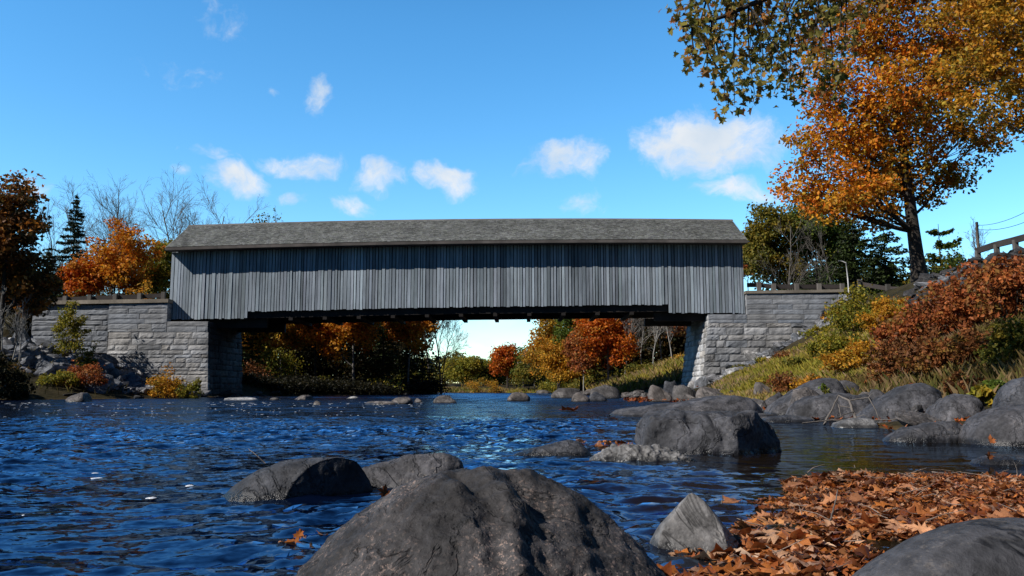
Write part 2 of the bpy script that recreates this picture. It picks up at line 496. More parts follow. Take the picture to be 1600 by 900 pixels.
# ------------------------------------------------------------------ terrain
BL = np.array([(-3000, 14), (-200, 20), (-70, 31), (-35, 36.5), (-24, 40), (-21.0, 46), (-20.6, 52), (-20.3, 66), (-15, 76), (-10.5, 86), (-8.2, 95), (-9.5, 110), (-22, 126), (-200, 140), (-3000, 140)], float)
BR = np.array([(3.4, -30), (3.1, -5), (3.3, 2), (4.4, 6.5), (4.2, 8.5), (4.6, 12), (5.3, 17), (6.6, 25), (7.0, 40), (7.2, 58), (7.6, 75), (8.4, 95), (8.4, 120), (6, 140), (-5, 152), (-22, 160), (-200, 190), (-3000, 190)], float)

def seg_dist(p, L):
    d = np.full(len(p), 1e18)
    for a, b in zip(L[:-1], L[1:]):
        ab = b - a
        t = np.clip(((p - a) @ ab) / (ab @ ab), 0, 1)
        q = p - (a + t[:, None] * ab)
        d = np.minimum(d, (q * q).sum(1))
    return np.sqrt(d)

def inside(p, poly):
    c = np.zeros(len(p), bool)
    for a, b in zip(poly, np.roll(poly, -1, 0)):
        cond = (a[1] > p[:, 1]) != (b[1] > p[:, 1])
        xi = (b[0] - a[0]) * (p[:, 1] - a[1]) / (b[1] - a[1] + 1e-12) + a[0]
        c ^= cond & (p[:, 0] < xi)
    return c

POLY_W = np.concatenate([BL, BR[::-1], [[3.4, -3000], [-3000, -3000]]])

def terrain(p):
    p = np.asarray(p, float)
    x, y = p[:, 0], p[:, 1]
    dl, dr = seg_dist(p, BL), seg_dist(p, BR)
    w = inside(p, POLY_W)
    left = (dl < dr)
    q3 = np.column_stack([x, y, np.zeros(len(x))])
    n1 = fbm(q3 * 0.22, 4, 3)
    zl = np.interp(dl, [0, .5, 3, 8, 14, 20, 60, 400, 3000], [0, .2, .9, 2.4, 3.9, 4.4, 5, 6, 8])
    zr = np.interp(dr, [0, 1, 2, 4, 6.5, 8, 12, 15.5, 17, 60, 400, 3000], [0, .12, .35, 1.1, 2.1, 3.0, 4.8, 6.3, 7.0, 7.6, 8, 9]) 
    kw_ = np.clip((y - 44) / 8, 0, 1)
    zr = zr * (1 - kw_) + np.interp(dr, [0, 3, 6, 9, 11.7, 14.3, 16, 17.5, 60, 400, 3000], [0, .2, .75, 2.3, 3.7, 5.4, 6.6, 7.0, 7.6, 8, 9]) * kw_
    zr2 = np.interp(dr, [0, 1, 3, 8, 14, 25, 60, 400, 3000], [0, .15, .7, 2.7, 4.3, 5.5, 6.5, 7, 9])
    k = np.clip((y - 62) / 10, 0, 1)
    zr = zr * (1 - k) + zr2 * k
    zl = zl * (1 - .5 * np.clip((y - 68) / 6, 0, 1))
    zr = zr * (1 - .65 * np.clip((y - 128) / 12, 0, 1))
    land = np.where(left, zl, zr) + n1 * 0.16 * np.clip(np.minimum(dl, dr) / 3, 0, 1)
    bed = -np.interp(np.minimum(dl, dr), [0, .3, 1.2, 3, 6], [0, .06, .14, .35, .8]) + fbm(q3 * 1.7, 3, 9) * 0.05 - 0.02
    z = np.where(w, bed, land)
    # road embankments at both bridge ends
    fr = np.where(x > -33.8, 0.35, 6.0)
    zeL = 6.72 - 6.72 * np.clip((57.85 - y) / fr, 0, 1.2) - np.clip(y - 64.5, 0, 99) / 1.6 - np.clip(x + 24.1, 0, 9) * 40
    z = np.where(x < -10, np.maximum(z, zeL), z)
    zeR = 7.05 - 7.05 * np.clip((57.95 - y) / 0.35, 0, 1.2) - np.clip(y - 64.5, 0, 99) / 1.6 - np.clip(16.9 - x, 0, 9) * 40
    z = np.where(x > 10, np.maximum(z, np.where(x > 24.4, 7.1 - np.clip(57.0 - y, 0, 99) / 1.5 - np.clip(y - 66, 0, 99) / 1.6, zeR)), z)
    return z

def gz(x, y):
    return float(terrain(np.array([[x, y]]))[0])

def axis(*segs):
    out = []
    for a, b, s in segs:
        out.append(np.arange(a, b, s))
    out.append(np.array([segs[-1][1]]))
    return np.concatenate(out)

gx = axis((-3000, -400, 260), (-400, -60, 20), (-60, -36, 1.5), (-36, -18, .45), (-18, -4, 1.0), (-4, 28, .35), (28, 60, 1.5), (60, 400, 20), (400, 3000, 260))
gy = axis((-60, -6, 6), (-6, 0, 1), (0, 14, .25), (14, 56, .5), (56, 59, .2), (59, 70, .5), (70, 120, 1.2), (120, 210, 4), (210, 500, 30), (500, 3000, 250))
GX, GY = np.meshgrid(gx, gy)
pts = np.column_stack([GX.ravel(), GY.ravel()])
GZ = terrain(pts)
mb = MB()
mb.grid(np.column_stack([pts, GZ]).reshape(len(gy), len(gx), 3))
ground = mb.build("ground", M['ground'], smooth=True)
tag(ground, kind="structure")

# ------------------------------------------------------------------ water
def waves(x, y):
    rng = np.random.default_rng(11)
    z = np.zeros_like(x)
    wx = x + 0.25 * vnoise(np.column_stack([x * 1.1, y * 1.1, 0 * x]), 5)
    wy = y + 0.25 * vnoise(np.column_stack([x * 1.1, y * 1.1, 0 * x]), 6)
    for k in range(64):
        lam = 0.09 * (10.0 ** rng.uniform(0, 0.85))
        th = rng.normal(-PI / 2, 0.75)
        a = 0.0085 * lam ** 0.75 * rng.uniform(.5, 1.2)
        ph = rng.uniform(0, 2 * PI)
        s = np.sin(2 * PI / lam * (wx * math.cos(th) + wy * math.sin(th)) + ph)
        z += a * (1 - 2 * np.abs(s) ** 1.3 * .5 + s) * .6
    env = 0.7 + 0.5 * vnoise(np.column_stack([x * .6, y * .35, 0 * x]), 8)
    return z * env - 0.004

def calmness(x, y):
    c = np.clip((x - (-0.1 + 0.085 * y)) / 1.3, 0, 1)
    c = c * np.clip((17 - y) / 8, 0, 1)
    return c

mb = MB()
x1 = axis((-9.6, 6.0, .032)); y1 = axis((.3, 5, .028), (5, 15, .05))
X1, Y1 = np.meshgrid(x1, y1)
xa, ya = X1.ravel(), Y1.ravel()
fade = np.clip((xa + 9.6) / 1.5, 0, 1) * np.clip((6.0 - xa) / 1, 0, 1) * np.clip((15 - ya) / 4, 0, 1) * np.clip((ya - .3) / .3, 0, 1)
ca = calmness(xa, ya)
za = waves(xa, ya) * fade * (1 - 0.9 * ca)
mb.grid(np.column_stack([xa, ya, za]).reshape(len(y1), len(x1), 3), np.column_stack([1 - .88 * ca, 1 - ca, 0 * ca]))
for (ax0, ax1, ay0, ay1) in ((-9.6, 6.0, -60, .3), (-9.6, 6.0, 15, 230), (-400, -9.6, -60, 230), (6.0, 40, -60, 230)):
    xs = np.linspace(ax0, ax1, 40); ys = np.linspace(ay0, ay1, 60)
    A, B = np.meshgrid(xs, ys)
    cc_ = calmness(A.ravel(), B.ravel())
    mb.grid(np.column_stack([A.ravel(), B.ravel(), 0 * A.ravel()]).reshape(60, 40, 3), np.column_stack([1 - .88 * cc_, 1 - cc_, 0 * cc_]))
water = mb.build("water", M['water'], smooth=True)
tag(water, kind="structure")

# ------------------------------------------------------------------ covered bridge
YL, YR = 57.7, 57.3
A3, B3 = P(266, 450, YL), P(1163, 450, YR)
BLEN = math.hypot(B3[0] - A3[0], B3[1] - A3[1])
BRZ = math.atan2(B3[1] - A3[1], B3[0] - A3[0])
BC = (A3 + B3) / 2; BC[2] = 0
BW = 5.8
CU, CV = np.array([math.cos(BRZ), math.sin(BRZ), 0]), np.array([-math.sin(BRZ), math.cos(BRZ), 0])

def at_bridge(px, py, off=0.0):
    """pixel -> (local x, z) on the plane at local y = off"""
    x, y, z = ray(px, py)
    o = np.array([0, 0, CAM_H]); d = np.array([x, y, z])
    n = CV
    t = ((BC + CV * off) - o) @ n / (d @ n)
    q = o + d * t
    return (q - BC) @ CU, q[2]

def quad_fit(pp, off):
    q = np.array([at_bridge(a, b, off) for a, b in pp])
    return np.poly1d(np.polyfit(q[:, 0], q[:, 1], 2))

Z_TOP = quad_fit([(268, 391), (700, 383), (1163, 381)], 0)
Z_EAVE = quad_fit([(264, 387), (700, 377), (1163, 375.5)], -0.9)
Z_RIDGE = quad_fit([(291, 353), (700, 343.5), (1144, 344)], BW / 2)
bp = [(266, 499), (385, 497.5), (385.5, 487), (700, 480), (1047, 476), (1047.5, 489), (1163, 489.5)]
bq = np.array([at_bridge(a, b) for a, b in bp])
Z_BOT = lambda x: np.interp(x, bq[:, 0], bq[:, 1])
Z_MAIN = lambda x: np.interp(x, bq[2:5, 0], bq[2:5, 1])
HL = BLEN / 2

bridge = empty("covered_bridge", BC, BRZ)
tag(bridge, "long weathered grey wooden covered bridge with shingled gable roof spanning the river", "covered bridge")
rng = np.random.default_rng(21)
def board_wall(y_out, sign, name, zb, zt, x0, x1):
    mb = MB()
    x = x0
    while x < x1 - 0.05:
        w = min(rng.uniform(.17, .27), x1 - x)
        xm = x + w / 2
        d = rng.uniform(0, .022) + (0.03 if rng.random() < .3 else 0)
        t = rng.choice([rng.uniform(.55, .8), rng.uniform(.85, 1.1), rng.uniform(1.05, 1.4)], p=[.25, .45, .3])
        cl = t * np.array([1, 1, 1]) * (1 + rng.normal(0, .012, 3))
        z0, z1 = zb(xm) + rng.uniform(-.04, .04), zt(xm)
        ya, yb = y_out - sign * d, y_out + sign * .07
        mb.box((x + .006, min(ya, yb), z0), (x + w - rng.uniform(.028, .06), max(ya, yb), z1), cl)
        x += w
    return mb.build(name, M['siding'], bridge)
board_wall(0.0, 1, "siding", Z_BOT, lambda x: Z_TOP(x) + .02, -HL, HL)
board_wall(BW, -1, "siding", lambda x: Z_MAIN(x) - .1, lambda x: Z_TOP(x) + .02, -HL, HL)
for ys in (.085, BW - .16):     # frame behind the boards
    mb = MB()
    xs = np.linspace(-HL + .05, HL - .05, 41)
    for a, b in zip(xs[:-1], xs[1:]):
        xm = (a + b) / 2
        zb_ = max(Z_BOT(a), Z_BOT(b)) + .1 if ys < 1 else Z_MAIN(xm)
        mb.hexa([[a, ys, zb_], [b, ys, zb_], [b, ys + .07, zb_], [a, ys + .07, zb_], [a, ys, Z_TOP(a) - .1], [b, ys, Z_TOP(b) - .1], [b, ys + .07, Z_TOP(b) - .1], [a, ys + .07, Z_TOP(a) - .1]])
    mb.build("wall_frame", M['darkwood'], bridge)
# gable ends with portal
for sx, nm_ in ((-1, "gable_end"), (1, "gable_end")):
    mb = MB()
    xe = sx * (HL - .03)
    y = 0.09
    zf = Z_MAIN(xe) + .1
    while y < BW - .09:
        w = .24
        ym = y + w / 2
        ztop = Z_TOP(xe) + (Z_RIDGE(xe) - Z_TOP(xe)) * (1 - abs(ym - BW / 2) / (BW / 2)) - .12
        zb_ = zf if (ym < .75 or ym > BW - .75) else zf + 3.9
        if ztop > zb_:
            mb.box((xe - .03, y + .004, zb_), (xe + .03, min(y + w - .008, BW - .09), ztop), np.ones(3) * rng.uniform(.7, 1.1))
        y += w
    mb.build(nm_, M['siding'], bridge)
# roof: shingled slopes
rf = MB()
NROW = 26
for side in (0, 1):
    xs0, xs1 = -HL - .08, HL + .08
    for j in range(NROW):
        x = xs0 - rng.uniform(0, .15)
        while x < xs1:
            w = rng.uniform(.10, .26)
            a, b = max(x, xs0), min(x + w - .006, xs1)
            x += w
            if b - a < .02: continue
            q = []
            for xx, vv, lift in ((a, j / NROW, 1), (b, j / NROW, 1), (b, (j + 1.15) / NROW, 0), (a, (j + 1.15) / NROW, 0)):
                vv = min(vv, 1.0)
                ze, zr_ = Z_EAVE(xx) + .02, Z_RIDGE(xx)
                yy = -.95 + (BW / 2 + .95) * vv
                z = ze + (zr_ - ze) * vv + (.035 if lift else .004) + (rng.uniform(0, .012) if lift else 0)
                if side: yy = BW - yy
                q.append((xx, yy, z))
            t = rng.uniform(.68, 1.3)
            rf.add(q, [[0, 1, 2, 3]] if not side else [[3, 2, 1, 0]], np.array([t, t * rng.uniform(.97, 1.02), t * rng.uniform(.9, 1.0)]))
roof = rf.build("roof", M['shingle'], bridge)
mb = MB()    # roof sheathing under the shingles
xs = np.linspace(-HL - .06, HL + .06, 31)
for side in (0, 1):
    for a, b in zip(xs[:-1], xs[1:]):
        V = []
        for dz in (-.09, -.012):
            for xx, vv in ((a, 0), (b, 0), (b, 1), (a, 1)):
                ze, zr_ = Z_EAVE(xx), Z_RIDGE(xx)
                yy = -.92 + (BW / 2 + .92) * vv
                V.append((xx, BW - yy if side else yy, ze + (zr_ - ze) * vv + dz))
        mb.hexa(V, np.ones(3))
mb.build("sheathing", M['darkwood'], roof)
mb = MB()    # ridge cap boards
for a, b in zip(np.linspace(-HL - .1, HL + .1, 13)[:-1], np.linspace(-HL - .1, HL + .1, 13)[1:]):
    for s in (-1, 1):
        mb.hexa([[a, BW / 2, Z_RIDGE(a) + .03], [b, BW / 2, Z_RIDGE(b) + .03], [b, BW / 2 + s * .16, Z_RIDGE(b) - .085], [a, BW / 2 + s * .16, Z_RIDGE(a) - .085],
                 [a, BW / 2, Z_RIDGE(a) + .06], [b, BW / 2, Z_RIDGE(b) + .06], [b, BW / 2 + s * .16, Z_RIDGE(b) - .05], [a, BW / 2 + s * .16, Z_RIDGE(a) - .05]], np.array([1.5, 1.55, 1.6]))
mb.build("ridge_cap", M['trim'], roof)
for y0, y1 in ((-1.0, -.955), (BW + .955, BW + 1.0)):     # fascia boards
    mb = MB()
    xs = np.linspace(-HL - .09, HL + .09, 12)
    for a, b in zip(xs[:-1], xs[1:]):
        t = rng.uniform(.75, 1.3)
        mb.hexa([[a + .005, y0, Z_EAVE(a) - .19], [b - .005, y0, Z_EAVE(b) - .19], [b - .005, y1, Z_EAVE(b) - .19], [a + .005, y1, Z_EAVE(a) - .19],
                 [a + .005, y0, Z_EAVE(a) + .012], [b - .005, y0, Z_EAVE(b) + .012], [b - .005, y1, Z_EAVE(b) + .012], [a + .005, y1, Z_EAVE(a) + .012]], np.array([t, t * .97, t * .95]))
    mb.build("fascia", M['trim'], bridge)
for y0, y1 in ((-.95, -.05), (BW + .05, BW + .95)):
    mb = MB()
    for a, b in zip(np.linspace(-HL - .1, HL + .1, 13)[:-1], np.linspace(-HL - .1, HL + .1, 13)[1:]):
        mb.hexa([[a, y0, Z_EAVE(a) - .17], [b, y0, Z_EAVE(b) - .17], [b, y1, Z_EAVE(b) - .17], [a, y1, Z_EAVE(a) - .17], [a, y0, Z_EAVE(a) - .12], [b, y0, Z_EAVE(b) - .12], [b, y1, Z_EAVE(b) - .12], [a, y1, Z_EAVE(a) - .12]])
    mb.build("soffit", M['trim'], bridge)
# chords, bolsters, deck, floor beams
xl_ab, xr_ab = at_bridge(330, 505)[0], at_bridge(1098, 495)[0]
for y0, y1 in ((.26, .6), (BW - .6, BW - .26)):
    mb = MB()
    xs = np.linspace(-HL + .2, HL - .2, 25)
    for a, b in zip(xs[:-1], xs[1:]):
        zt_a, zt_b = Z_MAIN(a) + .15, Z_MAIN(b) + .15
        zb_a, zb_b = Z_MAIN(a) - .45, Z_MAIN(b) - .45
        mb.hexa([[a, y0, zb_a], [b, y0, zb_b], [b, y1, zb_b], [a, y1, zb_a], [a, y0, zt_a], [b, y0, zt_b], [b, y1, zt_b], [a, y1, zt_a]])
    mb.build("lower_chord", M['darkwood'], bridge)
    for e0, e1, zt_, zb_ in ((-HL + .6, at_bridge(412, 505)[0], at_bridge(360, 497)[1] + .02, at_bridge(360, 511)[1]), (at_bridge(1025, 490)[0], HL - .4, at_bridge(1060, 488)[1] + .02, at_bridge(1060, 500)[1])):
        mb = MB()
        ys_ = .45 if y0 < 1 else 0.0
        mb.box((e0, y0 + ys_, zb_), (e1, y1 + ys_ + .03, zt_))
        mb.build("bolster_beam", M['darkwood'], bridge)
mb = MB()
xs = np.linspace(-HL + .1, HL - .1, 31)
for a, b in zip(xs[:-1], xs[1:]):
    mb.hexa([[a, .62, Z_MAIN(a) + .02], [b, .62, Z_MAIN(b) + .02], [b, BW - .62, Z_MAIN(b) + .02], [a, BW - .62, Z_MAIN(a) + .02],
             [a, .62, Z_MAIN(a) + .14], [b, .62, Z_MAIN(b) + .14], [b, BW - .62, Z_MAIN(b) + .14], [a, BW - .62, Z_MAIN(a) + .14]])
mb.build("deck", M['darkwood'], bridge)
x720, dxb = at_bridge(720, 490)[0], at_bridge(773.5, 490)[0] - at_bridge(720, 490)[0]
first = None
for k in range(-5, 6):
    xb = x720 + k * dxb
    if first is None:
        mb = MB(); mb.box((-.14, .2, -.20), (.14, BW - .2, 0.0))
        first = mb.build("floor_beam", M['darkwood'], bridge); o = first
    else:
        o = first.copy(); COL.objects.link(o); o.parent = bridge
    o.location = (xb, 0, float(Z_MAIN(xb)) - .452)

# ------------------------------------------------------------------ stone walls
def block_wall(mb, O, U, Nn, courses, ext, lenr, rough, rng, back=.3, batter=0.0, zref=0.0, tone=(.75, 1.2), sag=0.0):
    O, U, Nn = (np.asarray(a, float) for a in (O, U, Nn))
    for (z0, z1) in courses:
        s0, s1 = ext((z0 + z1) / 2)
        s = s0
        while s < s1 - .04:
            w = rng.uniform(*lenr)
            if s1 - (s + w) < lenr[0] * .5: w = s1 - s
            a, b = s, min(s + w, s1)
            s = b
            g = .010 + rough * .07
            nx = max(3, min(9, int((b - a) / .16) + 2)); nz = 5
            tt, uu = np.linspace(0, 1, nx), np.linspace(0, 1, nz)
            T, Uz = np.meshgrid(tt, uu)
            zt, zb_ = z1 - g, z0 + g
            zz = zb_ + (zt - zb_) * Uz
            ss = a + g + (b - a - 2 * g) * T
            if rough > .03:
                ss = ss + rng.normal(0, .15 * rough, ss.shape); zz = zz + rng.normal(0, .14 * rough, zz.shape)
            edge = np.minimum(np.minimum(T, 1 - T) * (b - a), np.minimum(Uz, 1 - Uz) * (z1 - z0))
            bulge = np.clip(edge / .05, 0, 1)
            tx, tz_ = rng.normal(0, .6, 2)
            dep = rough * (bulge * (rng.uniform(.35, 1.0, T.shape) + tx * (T - .5) + tz_ * (Uz - .5)) + rng.uniform(-.4, .4)) - batter * (zz - zref)
            fr_ = O + U * ss[..., None] + Nn * dep[..., None] + np.array([0, 0, 1.0]) * zz[..., None]
            G = np.zeros((nz + 2, nx + 2, 3))
            G[1:-1, 1:-1] = fr_
            G[0, 1:-1], G[-1, 1:-1] = fr_[0], fr_[-1]
            G[1:-1, 0], G[1:-1, -1] = fr_[:, 0], fr_[:, -1]
            G[0, 0], G[0, -1], G[-1, 0], G[-1, -1] = fr_[0, 0], fr_[0, -1], fr_[-1, 0], fr_[-1, -1]
            for sl in ((0, slice(None)), (-1, slice(None)), (slice(1, -1), 0), (slice(1, -1), -1)):
                G[sl] = G[sl] - Nn * back
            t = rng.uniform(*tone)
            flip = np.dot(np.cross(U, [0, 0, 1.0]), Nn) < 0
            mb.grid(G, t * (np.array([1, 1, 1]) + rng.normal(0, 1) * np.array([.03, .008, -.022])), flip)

def courses(z0, z1, h, rng, j=.12):
    out, z = [], z1
    while z > z0 + .05:
        d = h * rng.uniform(1 - j, 1 + j)
        if z - d < z0 + h * .4: d = z - z0
        out.append((max(z - d, z0), z)); z -= d
    return out




rng = np.random.default_rng(5)
XN = np.array([1.0, 0, 0]); YN = np.array([0, -1.0, 0])
YF = 56.95                                  # front plane of both abutments
# ---- left
zL_seat = P(295, 502, YF)[2]
xL0, xL1, xLs = P(50, 480, YF)[0], P(262, 480, YF)[0], P(325, 505, YF)[0]
xLm = P(170, 480, YF)[0]
zLc0, zLc1 = P(50, 470.5, YF)[2], P(262, 467, YF)[2]
zL_mid = P(230, 519, YF)[2]
ab = empty("stone_abutment", (xLs - 2, YF, 0))
tag(ab, "pale rough granite abutment carrying the left end of the covered bridge", "bridge abutment")
ab_off = np.array([xLs - 2, YF, 0])
mb = MB()
zlow = -.35
bat = .055
block_wall(mb, np.array([0, YF, 0]) - ab_off, XN, YN, courses(zlow, zL_mid, .36, rng, .38), lambda z: (xLm + .1, xLs + .05 + (zL_mid - z) * bat), (.45, 1.7), .042, rng, .35, bat, zL_mid, (.6, 1.25))
mb.build("rough_courses", M['granite_old'], ab)
mb = MB()
block_wall(mb, np.array([0, YF, 0]) - ab_off, XN, YN, courses(zL_mid, zL_seat, .36, rng, .05), lambda z: (xL1 + .012, xLs), (1.3, 2.4), .028, rng, .35, 0, 0, (.85, 1.05))
mb.build("bridge_seat", M['granite'], ab)
mb = MB()       # face turned to the river, its shade painted into darker block tones
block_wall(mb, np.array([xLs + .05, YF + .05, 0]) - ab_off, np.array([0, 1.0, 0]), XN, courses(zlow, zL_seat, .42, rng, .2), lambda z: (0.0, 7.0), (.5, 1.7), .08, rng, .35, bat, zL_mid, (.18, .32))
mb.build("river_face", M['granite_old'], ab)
mb = MB()
mb.box(np.array([xLm + .3, YF + .3, -.4]) - ab_off, np.array([xLs - .22, YF + 7.0, zL_seat - .03]) - ab_off)
mb.build("stone_core", M['mortar'], ab)

rw = empty("retaining_wall", (xL1 - 4, YF, 0))
tag(rw, "grey cut granite retaining wall with concrete coping left of the bridge", "stone wall")
off = np.array([xL1 - 4, YF, 0])
mb = MB()
zc = lambda s: zLc0 + (zLc1 - zLc0) * (s - xL0) / (xL1 - xL0)
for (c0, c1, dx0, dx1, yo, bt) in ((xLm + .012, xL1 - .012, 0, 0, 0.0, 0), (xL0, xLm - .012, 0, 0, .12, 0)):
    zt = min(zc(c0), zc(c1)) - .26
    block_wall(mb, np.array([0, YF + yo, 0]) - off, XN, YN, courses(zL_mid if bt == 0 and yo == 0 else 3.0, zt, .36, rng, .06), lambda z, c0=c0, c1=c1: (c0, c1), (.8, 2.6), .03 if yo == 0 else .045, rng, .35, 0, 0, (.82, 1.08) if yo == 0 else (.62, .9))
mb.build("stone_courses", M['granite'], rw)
mb = MB()       # end face at the bridge
block_wall(mb, np.array([xL1 - .03, YF, 0]) - off, np.array([0, 1.0, 0]), XN, courses(zL_seat, zLc1 - .26, .36, rng, .06), lambda z: (.05, .75), (.7, .8), .03, rng, .2)
mb.build("wall_end", M['granite'], rw)
mb = MB()
mb.box(np.array([xL0, YF + .25, 2.5]) - off, np.array([xL1 - .25, YF + .95, min(zLc0, zLc1) - .27]) - off)
mb.build("stone_core", M['mortar'], rw)
mb = MB()
n = 6
xs = np.linspace(xL0 - .1, xL1 + .06, n + 1)
for a, b in zip(xs[:-1], xs[1:]):
    V = []
    for dz in (-.26, 0):
        for xx, yy in ((a + .004, YF - .12), (b - .004, YF - .12), (b - .004, YF + 1.0), (a + .004, YF + 1.0)):
            V.append(np.array([xx, yy, zc(xx) + dz]) - off)
    mb.hexa(V, np.ones(3) * rng.uniform(.85, 1.1))
mb.build("coping", M['coping'], rw)

# ---- right
zR_seat = P(1135, 491, YF)[2]
xRp, xRw = P(1107, 495, YF)[0], P(1166.5, 470, YF)[0]
xRe = P(1330, 460, YF)[0]
zRc0, zRc1 = P(1166, 454.5, YF)[2], P(1330, 452, YF)[2]
zR_mid = P(1200, 505, YF)[2]
ab = empty("stone_abutment", (xRp + 2, YF, 0))
tag(ab, "granite abutment under the right bridge end with inner edge coloured bright as sunlit", "bridge abutment")
ab_off = np.array([xRp + 2, YF, 0])
mb = MB()
block_wall(mb, np.array([0, YF, 0]) - ab_off, XN, YN, courses(zlow, zR_mid, .38, rng, .42), lambda z: (xRp - .05 - (zR_mid - z) * .13, xRe - .5), (.5, 1.9), .055, rng, .35, .06, zR_mid, (.6, 1.2))
mb.build("rough_courses", M['granite_old'], ab)
mb = MB()
block_wall(mb, np.array([0, YF, 0]) - ab_off, XN, YN, courses(zR_mid, zR_seat, .36, rng, .05), lambda z: (xRp, xRw - .012), (1.3, 2.4), .022, rng, .35, 0, 0, (.85, 1.05))
mb.build("bridge_seat", M['granite'], ab)
mb = MB()
block_wall(mb, np.array([xRp - .03, YF + .03, 0]) - ab_off, np.array([0, 1.0, 0]), np.array([-1.0, 0, 0]), courses(zlow, zR_seat, .42, rng, .2), lambda z: (0.0, 7.0), (.5, 1.7), .07, rng, .35, .13, zR_mid, (1.25, 1.6))  # river-facing blocks toned lighter, painting in their sunlight
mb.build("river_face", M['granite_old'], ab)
mb = MB()
mb.box(np.array([xRp + .25, YF + .3, -.4]) - ab_off, np.array([xRe - .6, YF + 7.0, zR_seat - .03]) - ab_off)
mb.build("stone_core", M['mortar'], ab)
rw = empty("retaining_wall", (xRw + 4, YF, 0))
tag(rw, "grey granite retaining wall running right from the bridge above the stone bank", "stone wall")
off = np.array([xRw + 4, YF, 0])
mb = MB()
block_wall(mb, np.array([0, YF, 0]) - off, XN, YN, courses(zR_mid, zRc0 - .2, .36, rng, .06), lambda z: (xRw, xRe), (.9, 2.6), .022, rng, .35, 0, 0, (.85, 1.08))
mb.build("stone_courses", M['granite'], rw)
mb = MB()
block_wall(mb, np.array([xRw + .03, YF, 0]) - off, np.array([0, 1.0, 0]), np.array([-1.0, 0, 0]), courses(zR_seat, zRc0 - .2, .5, rng, .06), lambda z: (.03, .75), (.7, .8), .02, rng, .2, 0, 0, (1.3, 1.4))  # sunlight on this end is painted in by paler block tones
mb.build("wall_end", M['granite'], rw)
mb = MB()
mb.box(np.array([xRw + .25, YF + .25, 3.0]) - off, np.array([xRe - .1, YF + 1.0, zRc0 - .21]) - off)
mb.build("stone_core", M['mortar'], rw)
mb = MB()
xs = np.linspace(xRw - .06, xRe + .2, 6)
zc2 = lambda s: zRc0 + (zRc1 - zRc0) * (s - xRw) / (xRe - xRw)
for a, b in zip(xs[:-1], xs[1:]):
    V = []
    for dz in (-.2, 0):
        for xx, yy in ((a + .004, YF - .1), (b - .004, YF - .1), (b - .004, YF + 1.0), (a + .004, YF + 1.0)):
            V.append(np.array([xx, yy, zc2(xx) + dz]) - off)
    mb.hexa(V, np.ones(3) * rng.uniform(.85, 1.1))
mb.build("coping", M['coping'], rw)

# ---- guardrails: timber posts and rails
def guardrail(label, posts, rails, hw=.13):
    """posts: list of (x,y,z0,z1); rails: list of (x,y,z) points"""
    p0 = np.array(posts[0][:3])
    r = empty("guardrail", p0)
    tag(r, label, "guardrail")
    for (x, y, z0, z1) in posts:
        mb = MB()
        mb.hexa(np.array([[x - hw, y - hw, z0], [x + hw, y - hw, z0], [x + hw, y + hw, z0], [x - hw, y + hw, z0], [x - hw, y - hw, z1 - .03], [x + hw, y - hw, z1 - .03], [x + hw, y + hw, z1], [x - hw, y + hw, z1]]) - p0, np.ones(3) * RNG.uniform(.7, 1.3))
        mb.build("post", M['postwood'], r)
    mb = MB()
    for (a, b) in zip(rails[:-1], rails[1:]):
        a, b = np.array(a), np.array(b)
        d = b - a; d /= np.linalg.norm(d)
        nn = np.cross(d, [0, 0, 1.0]); nn /= np.linalg.norm(nn)
        a_, b_ = a + d * .02, b - d * .02
        V = []
        for dz in (-.15, .15):
            for q, s in ((a_, -1), (b_, -1), (b_, 1), (a_, 1)):
                V.append(q + nn * s * .06 + np.array([0, 0, dz]) - p0)
        mb.hexa(V, np.ones(3) * RNG.uniform(.8, 1.2))
    mb.build("rail", M['railwood'], r)

yr = 57.75
posts = [(P(px, 470, yr)[0], yr, zLc0 - .02, P(px, ty, yr)[2]) for px, ty in ((18, 466), (62, 463), (102, 462), (140, 460), (180, 458.5), (218, 457.5), (255, 455.5))]
guardrail("dark timber guardrail on the stone wall left of the bridge", posts, [(x, yr + .2, z1 - .25) for (x, y, z0, z1) in posts])
posts = [(P(px, 450, yr)[0], yr, zRc0 - .02, P(px, ty, yr)[2]) for px, ty in ((1186, 440), (1209, 442.5), (1245, 442.5), (1280, 442.5), (1316, 442.5))]
guardrail("low timber guardrail with pale post tops above the right stone wall", posts, [(posts[0][0] - .8, yr + .2, posts[0][3] - .22)] + [(x, yr + .2, z1 - .22) for (x, y, z0, z1) in posts])
pp = [(1343, 436, 57.5), (1387, 443.5, 55.5), (1424, 444.5, 53.5)]
posts = []
for px, ty, Y in pp:
    q = P(px, ty, Y); posts.append((q[0], Y, min(gz(q[0], Y) - .2, q[2] - .8), q[2]))
guardrail("short guardrail with white topped posts beside the big maple trunk", posts, [(x + .05, y + .2, z1 - .3) for (x, y, z0, z1) in posts])
posts = []
for px in (1530, 1560, 1590, 1622, 1660):       # along the crest of the embankment
    ys_ = np.arange(26, 56, .25)
    xs_ = (px - 800) / F_PX * ys_ * 1.01
    zz_ = terrain(np.column_stack([xs_, ys_]))
    k = int(np.argmax((zz_ - CAM_H) / ys_))
    posts.append((xs_[k], ys_[k], zz_[k] - .3, zz_[k] + .62))
guardrail("sloping dark wooden railing at the top of the stone embankment", posts, [(x, y + .16, z1 - .02) for (x, y, z0, z1) in posts], .1)

